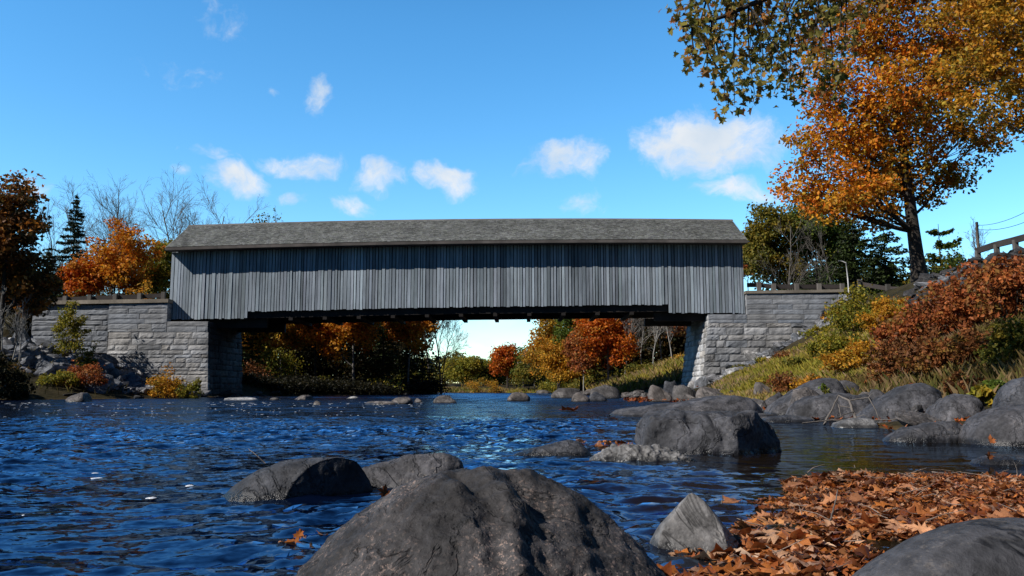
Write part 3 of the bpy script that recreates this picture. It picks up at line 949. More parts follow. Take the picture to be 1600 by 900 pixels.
# white marker post, utility pole with wires
q = P(1326, 449, 56.6); qt = P(1322, 411, 56.6)
mb = MB(); o0 = np.array([q[0], q[1], q[2] - .6])
mb.tube([o0 * 0, (o0 * 0 + (qt - o0)) * .5 + [0.02, 0, 0], qt - o0], [.05, .045, .04], 8)
r = empty("marker_post", o0); tag(r, "thin white post standing at the right end of the stone wall", "post")
mb.build("shaft", M['white'], r, True)
mb = MB(); mb.tube([qt - o0, qt - o0 + [-.25, 0, .12], qt - o0 + [-.5, 0, .16]], [.035, .03, .025], 6); mb.build("arm", M['white'], r, True)
qb, qt = P(1530, 410, 80), P(1526, 347, 80)
o0 = np.array([qb[0], 80, gz(qb[0], 80)])
r = empty("utility_pole", o0); tag(r, "bare wooden utility pole behind the stone embankment", "utility pole")
mb = MB(); mb.tube([[0, 0, 0], (qt - o0) * .5, qt - o0], [.2, .17, .13], 8); mb.build("pole", M['pole'], r, True)
for (a, b, Yb) in (((1526, 352), (1700, 262), 46), ((1526, 358), (1700, 290), 46)):
    pa, pb = P(a[0], a[1], 80), P(b[0], b[1], Yb)
    t = np.linspace(0, 1, 15)[:, None]
    pts_ = pa * (1 - t) + pb * t - o0
    pts_[:, 2] -= (4 * t * (1 - t))[:, 0] * .9
    mb = MB(); mb.tube(pts_, .022, 4, cap=False); mb.build("wire", M['wire'], r)

# ------------------------------------------------------------------ foliage helpers
def unit(a):
    return a / (np.linalg.norm(a, axis=-1, keepdims=True) + 1e-9)

def leaf_quads(c, n, size, rng, aspect=.7, up=None):
    """kite shaped, slightly folded leaves: 4 verts each"""
    k = len(c)
    r = unit(rng.normal(size=(k, 3)) if up is None else up + rng.normal(size=(k, 3)) * .5)
    a = unit(np.cross(n, r)); b = unit(np.cross(n, a))
    s = np.asarray(size).reshape(-1, 1)
    w = s * aspect * .5
    fold = n * s * .12
    V = np.stack([c - a * s * .5, c + b * w - a * s * .05 + fold, c + a * s * .5, c - b * w - a * s * .05 + fold], 1)
    return V.reshape(-1, 3)

MAPLE = np.array([(0, -.5), (.12, -.22), (.42, -.3), (.33, -.08), (.52, .12), (.25, .12), (.2, .3), (.0, .55), (-.2, .3), (-.25, .12), (-.52, .12), (-.33, -.08), (-.42, -.3), (-.12, -.22)])
def leaf_maple(c, n, size, rng):
    k = len(c)
    r = unit(rng.normal(size=(k, 3)))
    a = unit(np.cross(n, r)); b = unit(np.cross(n, a))
    s = np.asarray(size).reshape(-1, 1, 1)
    V = c[:, None] + s * (b[:, None] * MAPLE[None, :, :1] + a[:, None] * MAPLE[None, :, 1:2] + n[:, None] * (np.abs(MAPLE[None, :, :1]) * .35 - .25 * MAPLE[None, :, 1:2] ** 2))
    return V.reshape(-1, 3)

PAL = {
 'orange': [((.52, .17, .012), 4), ((.42, .11, .010), 2), ((.55, .26, .02), 3), ((.30, .16, .02), 1.5)],
 'gold': [((.50, .25, .02), 4), ((.42, .17, .015), 3), ((.32, .22, .025), 2), ((.18, .14, .02), 1.5)],
 'rust': [((.31, .085, .026), 4), ((.40, .13, .035), 2.5), ((.15, .045, .018), 2.5), ((.28, .13, .03), 1.5), ((.2, .15, .04), .8)],
 'redorange': [((.46, .10, .010), 4), ((.52, .16, .012), 3), ((.34, .06, .010), 2), ((.40, .2, .02), 1)],
 'darkred': [((.12, .05, .016), 4), ((.08, .055, .016), 3), ((.2, .075, .015), 2), ((.42, .15, .018), 2)],
 'olive': [((.17, .14, .018), 4), ((.12, .12, .018), 3), ((.26, .17, .02), 2), ((.08, .09, .015), 2)],
 'yellowgreen': [((.24, .20, .02), 4), ((.17, .17, .02), 3), ((.34, .22, .02), 2), ((.10, .12, .018), 2)],
 'green': [((.085, .125, .018), 4), ((.12, .15, .02), 3), ((.055, .085, .014), 3), ((.2, .16, .02), 1)],
 'darkgreen': [((.035, .055, .014), 4), ((.05, .075, .017), 3), ((.028, .04, .012), 3)],
 'spruce': [((.05, .075, .05), 4), ((.065, .09, .06), 2), ((.035, .055, .035), 3)],
 'maple': [((.58, .20, .014), 4), ((.52, .27, .02), 4), ((.54, .13, .014), 2.5), ((.26, .2, .02), 2), ((.16, .14, .02), 1.2)],
 'oakgreen': [((.16, .15, .03), 4), ((.22, .18, .035), 3), ((.09, .085, .02), 2.5), ((.36, .14, .04), 2), ((.30, .2, .04), 1.5)],
 'brown': [((.20, .075, .025), 4), ((.28, .10, .03), 3), ((.13, .055, .02), 3), ((.24, .15, .03), 1)],
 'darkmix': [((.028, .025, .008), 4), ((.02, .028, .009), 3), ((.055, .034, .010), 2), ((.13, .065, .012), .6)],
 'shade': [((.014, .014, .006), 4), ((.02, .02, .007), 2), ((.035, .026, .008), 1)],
 'grey': [((.16, .13, .12), 3), ((.22, .17, .14), 2), ((.14, .10, .07), 2)],
}
def pick(pal, k, rng):
    p = PAL[pal]
    w = np.array([b for a, b in p]); w = w / w.sum()
    return np.array([a for a, b in p])[rng.choice(len(p), k, p=w)]

def crown_mesh(name, centers, radii, per, leaf, pal, rng, parent, mat='leaf', shape='kite', flat=.6, cjit=.28, colf=None, updir=.5):
    k = len(centers)
    per = np.full(k, per) if np.isscalar(per) else per
    idx = np.repeat(np.arange(k), per)
    n = len(idx)
    g = rng.normal(size=(n, 3)); g /= np.maximum(1, np.linalg.norm(g, axis=1, keepdims=True) / 1.9)
    c = centers[idx] + g * radii[idx][:, None] * np.array([1, 1, flat])
    nor = unit(rng.normal(size=(n, 3)) + np.array([0, 0, updir]) + .4 * g)
    size = leaf * rng.uniform(.65, 1.35, n)
    cc = pick(pal, k, rng)
    cl = pick(pal, n, rng)
    m = rng.uniform(.15, .75, n)[:, None]
    colr = cc[idx] * (1 - m) + cl * m
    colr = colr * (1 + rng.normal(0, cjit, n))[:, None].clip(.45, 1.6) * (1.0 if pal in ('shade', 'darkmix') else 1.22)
    if colf is not None: colr = colf(c, colr)
    if shape == 'kite':
        V = leaf_quads(c, nor, size, rng); kk = 4
    else:
        V = leaf_maple(c, nor, size, rng); kk = len(MAPLE)
    F = np.arange(n * kk).reshape(n, kk)
    return mesh_obj(name, V, [F], M[mat], parent, np.repeat(np.clip(colr, .002, .9), kk, axis=0))

def curve(p0, p1, rng, k=6, sag=.0, wob=.06, up=0.0):
    t = np.linspace(0, 1, k)[:, None]
    L = np.linalg.norm(p1 - p0)
    mid = (p0 + p1) / 2 + np.array([0, 0, up * L]) + rng.normal(size=3) * wob * L
    return (1 - t) ** 2 * p0 + 2 * t * (1 - t) * mid + t * t * p1

def auto_lobes(H, zb, R, rng, k=8, top=.55):
    L = [(0, 0, H - (H - zb) * .38, R * .62, R * .62, (H - zb) * .40)]
    for i in range(k):
        a = 2 * PI * i / k + rng.uniform(-.4, .4)
        f = rng.uniform(0, 1)
        z = zb + (H - zb) * (.22 + .5 * f)
        rr = R * (.62 - .28 * f)
        L.append((math.cos(a) * rr, math.sin(a) * rr, z, R * rng.uniform(.34, .5), R * rng.uniform(.34, .5), (H - zb) * rng.uniform(.16, .26)))
    return L

def broadleaf(X, Y, z, H, R, zb, pal, label, seed, n_cl=110, per=70, leaf=.24, tr=.16, bark='bark', cat="tree", group=None, lobes=None, name="broadleaf_tree", lean=(0, 0), shape='kite', kl=8, rc=None, colf=None, trunk_top=.8):
    rng = np.random.default_rng(seed)
    root = empty(name, (X, Y, z))
    tag(root, label, cat, group)
    lobes = lobes or auto_lobes(H, zb, R, rng, kl)
    La = np.array(lobes, float)
    vol = (La[:, 3] * La[:, 4] * La[:, 5]) ** .75
    cnt = np.maximum(3, (n_cl * vol / vol.sum()).astype(int))
    tb = MB()
    ht = H * trunk_top
    nt = 9
    tz = np.linspace(0, 1, nt)
    tp = np.column_stack([lean[0] * tz ** 1.3 + .02 * H * np.sin(tz * 5 + seed) * tz, lean[1] * tz ** 1.3 + .02 * H * np.cos(tz * 4 + seed) * tz, ht * tz - .25])
    trad = tr * (1.0 - .88 * tz ** .9); trad[0] *= 1.35
    tb.tube(tp, trad, 9)
    cs, rs = [], []
    for (lx, ly, lz, rx, ry, rz), k in zip(lobes, cnt):
        lc = np.array([lx, ly, lz])
        hd = math.hypot(lx - lean[0] * lz / H, ly - lean[1] * lz / H)
        z0 = max(zb * .55 if zb > 0 else .1 * H, lz - .35 * rz - hd * .7)
        z0 = min(z0, ht * .95)
        p0 = np.array([np.interp(z0, tp[:, 2], tp[:, i]) for i in range(3)])
        r0 = float(np.interp(z0, tp[:, 2], trad)) * (.55 if len(lobes) < 12 else .30)
        br = curve(p0, lc, rng, 7, wob=.07, up=-.05)
        tb.tube(br, np.linspace(r0, max(.012, r0 * .22), 7), 5)
        d = unit(rng.normal(size=(k, 3)))
        rr = (.30 + .70 * rng.random(k) ** .55)[:, None]
        C = lc + d * rr * np.array([rx, ry, rz])
        for c in C:
            q = br[rng.integers(2, 7)]
            tb.tube(curve(q, c, rng, 4, wob=.1), np.linspace(r0 * .28 + .006, .006, 4), 3, cap=False)
        cs.append(C)
        rs.append(np.full(k, (rx * ry * rz) ** (1 / 3) * .36 if rc is None else rc) * rng.uniform(.6, 1.3, k))
    tb.build("trunk", M[bark], root, True)
    crown_mesh("crown", np.concatenate(cs), np.concatenate(rs), per, leaf, pal, rng, root, shape=shape, colf=colf)
    return root

def bare_tree(X, Y, z, H, label, seed, spread=.5, tr=.14, bark='bark_grey', clear=.2, group=None, name="bare_tree", stems=1, leaves=None, fine=1.0, lean=(0, 0)):
    rng = np.random.default_rng(seed)
    root = empty(name, (X, Y, z))
    tag(root, label, "tree", group)
    tb = MB()
    tips = []
    def grow(p, d, L, r, lev):
        k = 5 if lev < 2 else 4
        pts_ = [p]
        dd = d.copy()
        for i in range(k - 1):
            dd = unit(dd + rng.normal(size=3) * (.10 + .03 * lev) + np.array([0, 0, .09]))
            pts_.append(pts_[-1] + dd * L / (k - 1))
        pts_ = np.array(pts_)
        tb.tube(pts_, np.linspace(r, max(r * .35, .007), k), 6 if lev == 0 else (4 if lev < 3 else 3), cap=False)
        if lev >= 3 or L < .35:
            tips.append(pts_[-1]); return
        nb = {0: rng.integers(13, 18), 1: rng.integers(8, 12), 2: rng.integers(5, 8)}[lev]
        nb = max(2, int(nb * fine))
        for i in range(nb):
            t = rng.uniform(clear if lev == 0 else .15, 1.0)
            q = np.array([np.interp(t * (k - 1), range(k), pts_[:, j]) for j in range(3)])
            side = unit(np.cross(dd, rng.normal(size=3)))
            nd = unit(dd * rng.uniform(.55, 1.0) + side * spread * rng.uniform(.7, 1.3))
            grow(q, nd, L * (1 - .55 * t) * rng.uniform(.4, .62) if lev == 0 else L * rng.uniform(.35, .6) * (1.1 - .5 * t), max(.008, r * (.55 if lev else .42) * (1 - .4 * t)), lev + 1)
    for s in range(stems):
        a = rng.uniform(0, 2 * PI)
        d = unit(np.array([math.cos(a) * .18 * (stems > 1) + lean[0], math.sin(a) * .18 * (stems > 1) + lean[1], 1.0]))
        grow(np.array([math.cos(a) * .2 * (stems > 1), math.sin(a) * .2 * (stems > 1), -.2]), d, H * rng.uniform(.85, 1.02), tr / (stems ** .4), 0)
    tb.build("trunk", M[bark], root, True)
    if leaves:
        pal, frac, leaf = leaves
        T = np.array(tips); T = T[rng.random(len(T)) < frac]
        crown_mesh("crown", T, np.full(len(T), .3), 4, leaf, pal, rng, root)
    return root

def conifer(X, Y, z, H, R, pal, label, seed, gap=.32, leaf=.26, dens=1.0, droop=.25, zb=.08, sparse=False, group=None, name="conifer_tree", tr=.14, pw=.85):
    rng = np.random.default_rng(seed)
    root = empty(name, (X, Y, z))
    tag(root, label, "conifer", group)
    tb = MB()
    tb.tube([[0, 0, -.2], [0, 0, H * .5], [0, 0, H]], [tr, tr * .6, .02], 7)
    C, Nn, S = [], [], []
    zz = H * zb
    while zz < H * .985:
        t = (zz - H * zb) / (H * (1 - zb))
        nb = rng.integers(5, 8) if not sparse else rng.integers(3, 6)
        for i in range(nb):
            a = rng.uniform(0, 2 * PI)
            L = R * (1 - t) ** pw * rng.uniform(.6, 1.12) + .12
            d = np.array([math.cos(a), math.sin(a), 0])
            tt = np.linspace(0, 1, 5)
            br = np.array([0, 0, zz]) + d * (L * tt)[:, None] + np.array([0, 0, 1.0]) * ((-droop * tt + .18 * tt ** 2) * L)[:, None]
            tb.tube(br, np.linspace(.03 * (1 - t) + .012, .006, 5), 3, cap=False)
            m = max(4, int(L * 22 * dens))
            s = rng.random(m) ** .7
            q = np.column_stack([np.interp(s, tt, br[:, j]) for j in range(3)])
            lat = np.array([-d[1], d[0], 0])
            q = q + lat * (rng.normal(size=m) * .17 * L * (1.05 - .6 * s))[:, None] + np.array([0, 0, 1.0]) * (rng.normal(size=m) * .05 - .04)[:, None]
            C.append(q); Nn.append(unit(np.array([0, 0, 1.0]) + rng.normal(size=(m, 3)) * .55)); S.append(np.full(m, leaf))
        zz += gap * rng.uniform(.7, 1.3) * (1.0 if not sparse else 1.0)
    C, Nn, S = np.concatenate(C), np.concatenate(Nn), np.concatenate(S) * rng.uniform(.6, 1.3, sum(map(len, S)))
    tb.build("trunk", M['bark'], root, True)
    colr = pick(pal, len(C), rng) * rng.uniform(.7, 1.3, len(C))[:, None]
    V = leaf_quads(C, Nn, S, rng, .42)
    mesh_obj("crown", V, [np.arange(len(V)).reshape(-1, 4)], M['needle'], root, np.repeat(colr, 4, axis=0))
    return root

def shrub(X, Y, z, H, R, pal, label, seed, n=26, per=60, leaf=.1, rc=None, name="shrub", group=None, stems=14, bark='bark', shape='kite', cat="shrub", flat=.75, low=.15):
    rng = np.random.default_rng(seed)
    root = empty(name, (X, Y, z))
    tag(root, label, cat, group)
    tb = MB()
    a = rng.uniform(0, 2 * PI, n); r = R * np.sqrt(rng.random(n)); h = low + (1 - low) * rng.random(n) ** .7
    hh = H * h * (1 - .45 * (r / R) ** 2)
    C = np.column_stack([np.cos(a) * r, np.sin(a) * r, hh])
    C += rng.normal(size=C.shape) * np.array([.10 * R, .10 * R, .06 * H])
    C[:, 2] = np.maximum(C[:, 2], .05)
    order = rng.permutation(n)
    for i in order[:max(stems, n // 2)]:
        p0 = np.array([C[i, 0] * .25, C[i, 1] * .25, -.1])
        tb.tube(curve(p0, C[i] * np.array([1, 1, 1.06]), rng, 6, wob=.08, up=.08), np.linspace(.006 + .006 * H, .003, 6), 4, cap=False)
    for k in range(stems):       # bare twigs that stick out
        i = order[k % n]
        tb.tube(curve(C[i] * np.array([.6, .6, .5]), C[i] * 1.12 + np.append(rng.normal(size=2) * .15 * R, .12 * H), rng, 5, wob=.1), np.linspace(.005, .002, 5), 3, cap=False)
    tb.build("stems", M[bark], root)
    rc = rc or .155 * (R * R * H) ** (1 / 3)
    # leafy shoots poking out of the mound
    k = max(4, n // 3)
    j = rng.integers(0, n, k)
    tips = C[j] + unit(C[j] * np.array([1, 1, .6]) + rng.normal(size=(k, 3)) * .4 + np.array([0, 0, .4])) * (rng.uniform(.08, .3, k) * H)[:, None]
    C = np.concatenate([C, tips]); perA = np.concatenate([np.full(n, per), np.full(k, max(5, per // 5))])
    n = len(C)
    crown_mesh("foliage", C, rc * rng.uniform(.5, 1.35, n), perA, leaf, pal, rng, root, shape=shape, flat=flat, updir=.2)
    return root

def base(px, Y):
    X = (px - 800) / F_PX * Y * 1.0
    X = P(px, 600, Y)[0]
    return X, gz(X, Y)

def tree_px(px, Y, top, wpx, zb_px, pal, label, seed, **kw):
    X, z = base(px, Y)
    H = P(px, top, Y)[2] - z
    R = wpx * .5 / F_PX * Y
    zb = max(.15 * H, P(px, zb_px, Y)[2] - z)
    return broadleaf(X, Y, z, H, R, zb, pal, label, seed, **kw)

def shrub_px(px, Y, top, wpx, pal, label, seed, **kw):
    X, z = base(px, Y)
    H = max(.3, P(px, top, Y)[2] - z)
    return shrub(X, Y, z, H, wpx * .5 / F_PX * Y, pal, label, seed, **kw)

def con_px(px, Y, top, wpx, pal, label, seed, **kw):
    X, z = base(px, Y)
    return conifer(X, Y, z, P(px, top, Y)[2] - z, wpx * .5 / F_PX * Y, pal, label, seed, **kw)

def bare_px(px, Y, top, label, seed, **kw):
    X, z = base(px, Y)
    return bare_tree(X, Y, z, P(px, top, Y)[2] - z, label, seed, **kw)

# ------------------------------------------------------------------ trees left of the bridge
tree_px(-8, 47, 262, 150, 500, 'darkred', "dark reddish brown oak tree at the left edge of the photo", 31, n_cl=150, per=60, leaf=.27, tr=.22, rc=.42, name="oak_tree")
tree_px(20, 50, 398, 120, 560, 'darkmix', "shaded brown and olive tree low against the left edge beneath the dark oak", 32, n_cl=80, per=60, leaf=.24, tr=.12, rc=.4)
broadleaf(-42, 31.5, gz(-42, 31.5), 13, 5.5, 2.5, 'darkred', "dark oak left of the frame that shades the left bank", 28, n_cl=120, per=50, leaf=.3, tr=.25, rc=.6, name="oak_tree")
broadleaf(-36, 39.5, gz(-36, 39.5), 9, 3.6, 1.6, 'darkmix', "olive brown tree left of the frame above the riprap", 29, n_cl=100, per=50, leaf=.3, tr=.2, rc=.5, name="oak_tree")
con_px(101, 80, 303, 112, 'spruce', "blue green pointed spruce behind the left stone wall", 33, gap=.34, leaf=.36, dens=1.2, tr=.2, name="spruce_tree")
con_px(62, 71, 380, 96, 'darkgreen', "dark evergreen left of the tall blue green spruce", 34, gap=.36, leaf=.34, dens=.9, name="spruce_tree")
con_px(84, 70, 420, 56, 'darkgreen', "short dark evergreen just left of the orange maple", 35, gap=.32, leaf=.32, dens=.9, name="spruce_tree")
bare_px(150, 88, 322, "tall bare grey tree between the spruce and the orange maple", 36, stems=3, spread=.55, tr=.2, clear=.3)
bare_px(210, 90, 322, "bare grey tree rising behind the orange maple crown", 37, stems=3, spread=.55, tr=.2, clear=.3)
bare_px(292, 88, 326, "bare grey tree standing over the left end of the bridge roof", 38, stems=3, spread=.6, tr=.2, clear=.3)
bare_px(72, 82, 362, "thin bare tree left of the pointed spruce", 39, spread=.5, tr=.13, clear=.3)
tree_px(172, 71, 338, 134, 475, 'orange', "bright orange maple behind the left stone wall", 40, n_cl=170, per=60, leaf=.26, tr=.16, rc=.45, name="maple_tree")
tree_px(116, 70, 398, 66, 475, 'redorange', "small reddish orange maple leaning out left of the bright orange maple", 41, n_cl=70, per=55, leaf=.25, tr=.1, rc=.4, name="maple_tree")
tree_px(247, 75, 372, 66, 480, 'yellowgreen', "yellow green tree against the left end of the bridge", 42, n_cl=90, per=60, leaf=.26, tr=.12, rc=.42)
tree_px(228, 80, 390, 60, 480, 'olive', "olive tree between the orange maple and the bridge end", 43, n_cl=70, per=60, leaf=.26, tr=.12, rc=.42)
shrub_px(210, 66, 434, 46, 'gold', "small golden bush behind the left guardrail", 44, n=26, per=40, leaf=.2)
tree_px(400, 96, 338, 72, 420, 'olive', "olive gold treetop showing above the bridge roof", 45, n_cl=90, per=50, leaf=.3, tr=.2, rc=.5)
bare_px(438, 97, 338, "sparse bare treetop poking above the bridge roof", 46, spread=.4, tr=.16, clear=.5, leaves=('green', .12, .28))

# ------------------------------------------------------------------ wood under the bridge, left bank
con_px(392, 80, 430, 70, 'darkgreen', "dark evergreen close beside the left abutment under the bridge", 50, gap=.36, leaf=.34, dens=.9)
tree_px(430, 82, 430, 116, 604, 'gold', "dull gold tree second from the left abutment under the bridge", 51, n_cl=240, per=62, leaf=.28, tr=.14, rc=.5)
tree_px(492, 85, 420, 112, 604, 'orange', "brown orange tree under the left half of the bridge", 52, n_cl=240, per=62, leaf=.28, tr=.14, rc=.5)
tree_px(552, 83, 415, 112, 604, 'orange', "brightest orange tree in the wood under the bridge", 53, n_cl=260, per=62, leaf=.28, tr=.14, rc=.5, bark='bark_grey')
con_px(598, 90, 425, 62, 'darkgreen', "dark evergreen between the orange trees under the bridge", 54, gap=.36, leaf=.34, dens=.9)
tree_px(638, 88, 415, 92, 604, 'orange', "gold orange tree left of the bare trees under the bridge", 55, n_cl=220, per=62, leaf=.28, tr=.13, rc=.5, bark='bark_grey')
con_px(660, 93, 528, 56, 'darkgreen', "low dark evergreen at the tip of the wooded left bank", 56, gap=.34, leaf=.32, dens=1.0)
con_px(636, 92, 520, 56, 'darkgreen', "low dark evergreen below the gold orange tree", 57, gap=.34, leaf=.32, dens=1.0)
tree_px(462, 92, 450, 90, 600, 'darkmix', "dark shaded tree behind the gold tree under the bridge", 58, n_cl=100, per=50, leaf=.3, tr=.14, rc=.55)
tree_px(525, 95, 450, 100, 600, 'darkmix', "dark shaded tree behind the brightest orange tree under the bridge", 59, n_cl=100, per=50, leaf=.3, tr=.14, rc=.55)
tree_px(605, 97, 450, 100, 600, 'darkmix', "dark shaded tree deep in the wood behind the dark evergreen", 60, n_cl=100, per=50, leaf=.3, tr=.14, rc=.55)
bare_px(672, 94.5, 440, "bare grey tree with a few pinkish leaves at the end of the left wood", 61, spread=.4, tr=.12, clear=.3, leaves=('grey', .3, .22))
bare_px(689, 94.2, 462, "bare grey tree at the outer edge of the left wood", 62, spread=.4, tr=.12, clear=.3, leaves=('grey', .2, .2))
bare_px(690, 92.2, 500, "leaning bare sapling reaching over the water from the left wood", 63, spread=.5, tr=.08, clear=.3, lean=(.2, 0))
for i, (px, Y, top, w, pal, lab) in enumerate([
    (432, 77, 552, 66, 'yellowgreen', "rounded yellow green willow bush by the left abutment"),
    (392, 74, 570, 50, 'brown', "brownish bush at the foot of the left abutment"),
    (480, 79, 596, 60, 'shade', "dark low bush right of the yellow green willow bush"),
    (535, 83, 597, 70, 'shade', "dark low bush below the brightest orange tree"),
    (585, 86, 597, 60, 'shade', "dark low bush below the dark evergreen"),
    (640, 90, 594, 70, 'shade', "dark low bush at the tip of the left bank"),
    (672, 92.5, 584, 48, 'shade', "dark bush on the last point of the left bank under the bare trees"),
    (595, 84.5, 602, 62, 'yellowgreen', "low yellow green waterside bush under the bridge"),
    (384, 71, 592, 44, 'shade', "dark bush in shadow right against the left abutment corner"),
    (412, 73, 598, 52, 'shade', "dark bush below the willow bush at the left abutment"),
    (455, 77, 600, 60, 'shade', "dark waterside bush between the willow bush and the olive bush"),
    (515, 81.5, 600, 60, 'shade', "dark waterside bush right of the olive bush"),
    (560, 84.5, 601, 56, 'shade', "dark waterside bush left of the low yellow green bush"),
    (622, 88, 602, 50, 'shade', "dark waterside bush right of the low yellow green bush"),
    (500, 80, 598, 30, 'olive', "little olive bush at the waterline of the wooded bank")]):
    shrub_px(px, Y, top, w, pal, lab, 70 + i, n=34, per=50, leaf=.2, rc=.5, stems=8)

# masses of trees too deep to count, behind the tree rows
def mass(name, pts_, H, pal, label, seed, n=1500, per=26, leaf=.5, sp=2.0, cr=.85):
    rng = np.random.default_rng(seed)
    pts_ = np.array(pts_, float)
    t = rng.uniform(0, len(pts_) - 1.001, n)
    i = t.astype(int); f = (t - i)[:, None]
    q = pts_[i] * (1 - f) + pts_[i + 1] * f
    q = q + rng.normal(size=q.shape) * sp
    zb = terrain(q)
    hh = H * (.8 + .35 * vnoise(np.column_stack([q * .22, 0 * q[:, 0]]), seed))
    C = np.column_stack([q, zb + hh * rng.random(n) ** .8])
    o = crown_mesh(name, C, np.full(n, cr), per, leaf, pal, rng, None, updir=.2)
    tag(o, label, "woods", None, "stuff")
mass("distant_woods", [(-48, 104), (-35, 108), (-24, 110), (-14, 107)], 11, 'darkmix', "dark mass of woods behind the trees on the left bank", 81)
mass("distant_woods", [(-19.8, 69.5), (-17.5, 75), (-14, 79.5), (-11.5, 86), (-9.6, 92)], 0.9, 'shade', "dark low growth overhanging the waterline of the wooded left bank", 87, n=700, per=24, leaf=.22, sp=.55, cr=.38)
mass("distant_woods", [(-60, 196), (-30, 190), (-12, 184), (2, 172), (12, 150), (13, 128)], 3.2, 'olive', "low olive thicket under the trees along the far bend", 88, n=900, per=26, leaf=.4, sp=1.2, cr=.7)
mass("distant_woods", [(14, 112), (22, 108), (32, 108), (44, 112), (60, 110)], 11, 'darkmix', "dark mass of woods behind the pale birches on the right bank", 82, n=1900)
mass("distant_woods", [(-60, 205), (-30, 205), (-10, 205), (5, 200), (18, 180), (20, 150), (18, 130)], 7.0, 'olive', "olive mass of woods along the far bend of the river", 83, n=1800, leaf=.55)
mass("distant_woods", [(-80, 92), (-60, 96), (-45, 98), (-30, 98)], 12, 'darkmix', "dark undergrowth behind the road left of the bridge", 84, n=1200)
mass("distant_woods", [(30, 92), (45, 94), (60, 95), (80, 95)], 9.0, 'darkgreen', "dark green undergrowth behind the road right of the bridge", 85, n=1200)

# ------------------------------------------------------------------ far bend and right bank under the bridge
tree_px(728, 168, 556, 92, 606, 'yellowgreen', "round yellow green tree on the far bank", 90, n_cl=160, per=60, leaf=.42, tr=.2, rc=.75)
tree_px(764, 172, 556, 60, 608, 'green', "small green tree left of the far orange tree", 91, n_cl=60, per=60, leaf=.42, tr=.2, rc=.7)
tree_px(793, 160, 538, 60, 604, 'redorange', "red orange maple on the far bank in the gap under the bridge", 92, n_cl=140, per=60, leaf=.4, tr=.2, rc=.7, name="maple_tree")
tree_px(818, 158, 545, 46, 606, 'green', "narrow green tree right of the far red orange maple", 93, n_cl=60, per=60, leaf=.4, tr=.2, rc=.6)
bare_px(836, 150, 553, "hazy bare grey tree at the far bend", 94, spread=.5, tr=.16, clear=.2, leaves=('grey', .5, .4))
tree_px(826, 146, 556, 56, 606, 'olive', "olive tree at the water in front of the hazy bare tree", 95, n_cl=60, per=60, leaf=.36, tr=.15, rc=.55)
tree_px(872, 112, 455, 112, 606, 'gold', "tall yellow gold tree on the right bank in the gap", 96, n_cl=260, per=60, leaf=.32, tr=.2, rc=.6)
tree_px(908, 107, 445, 100, 600, 'green', "green tree between the yellow gold and the red orange trees", 97, n_cl=220, per=60, leaf=.32, tr=.18, rc=.55)
tree_px(951, 97, 440, 106, 586, 'redorange', "red orange maple on the grassy right bank under the bridge", 98, n_cl=240, per=60, leaf=.3, tr=.15, rc=.55, bark='bark_birch', name="maple_tree")
tree_px(912, 97, 505, 66, 590, 'rust', "small rusty tree leaning left of the red orange maple", 99, n_cl=110, per=60, leaf=.28, tr=.09, rc=.5, bark='bark_birch')
tree_px(874, 104, 535, 80, 610, 'gold', "low golden tree at the foot of the tall yellow tree", 100, n_cl=120, per=60, leaf=.28, tr=.09, rc=.5)
tree_px(1082, 98, 460, 90, 575, 'rust', "rusty tree seen just left of the right abutment", 101, n_cl=80, per=50, leaf=.3, tr=.12, rc=.5, bark='bark_grey')
for i, (px, Y, top, lab) in enumerate([
    (975, 95, 450, "pale birch trunk right beside the red orange maple"), (990, 99, 440, "slim bare birch second in the row right of the red orange maple"),
    (1004, 95, 445, "bare birch in the middle of the pale trunks under the bridge"), (1021, 88, 440, "thickest pale birch trunk under the bridge"),
    (1036, 99, 440, "slim bare birch right of the thickest pale birch"), (1052, 90, 450, "straight pale birch left of the right abutment"), (1070, 92, 460, "bare birch closest to the right abutment")]):
    bare_px(px, Y, top, lab, 110 + i, spread=.42, tr=.085, clear=.3, bark='bark_birch', name="birch_tree", fine=.9, leaves=('grey', .3, .2))
for i, (px, Y, top, w, pal, lab) in enumerate([
    (862, 118, 596, 40, 'yellowgreen', "yellow green bush at the waterside below the golden tree"),
    (1000, 88, 570, 40, 'olive', "olive bush below the pale birch trunks"),
    (1072, 84, 562, 36, 'gold', "golden bush beside the right abutment"),
    (752, 150, 590, 50, 'gold', "low gold bushes on the far bank")]):
    shrub_px(px, Y, top, w, pal, lab, 125 + i, n=26, per=50, leaf=.25, rc=.5, stems=6)

# ------------------------------------------------------------------ trees right of the bridge
tree_px(1212, 78, 312, 104, 450, 'olive', "olive and orange tree right of the bridge roof", 130, n_cl=210, per=60, leaf=.28, tr=.15, rc=.5, bark='bark_grey', colf=lambda c, k: np.where((c[:, 2] < 5.2)[:, None] & (np.arange(len(c)) % 3 > 0)[:, None], k * np.array([2.1, .85, .6]), k))
tree_px(1282, 80, 296, 120, 440, 'green', "green tree behind the right guardrail below the big maple", 131, n_cl=240, per=60, leaf=.28, tr=.17, rc=.55)
tree_px(1330, 84, 330, 70, 440, 'olive', "olive tree half hidden behind the big maple foliage", 132, n_cl=90, per=55, leaf=.28, tr=.15, rc=.5)
bare_px(1238, 74, 340, "thin bare tree in front of the olive and orange tree", 133, fine=.75, spread=.5, tr=.08, clear=.2, bark='bark_grey')
bare_px(1305, 74, 345, "grey bare tree in front of the green tree", 134, fine=.75, spread=.5, tr=.08, clear=.25)
con_px(1345, 72, 346, 124, 'darkgreen', "dark evergreen left of the big maple trunk", 135, gap=.36, leaf=.36, dens=1.0, name="pine_tree", pw=.5)
con_px(1394, 74, 352, 140, 'darkgreen', "broad black green evergreen close behind the big maple trunk", 136, gap=.36, leaf=.36, dens=1.0, name="pine_tree", pw=.5)
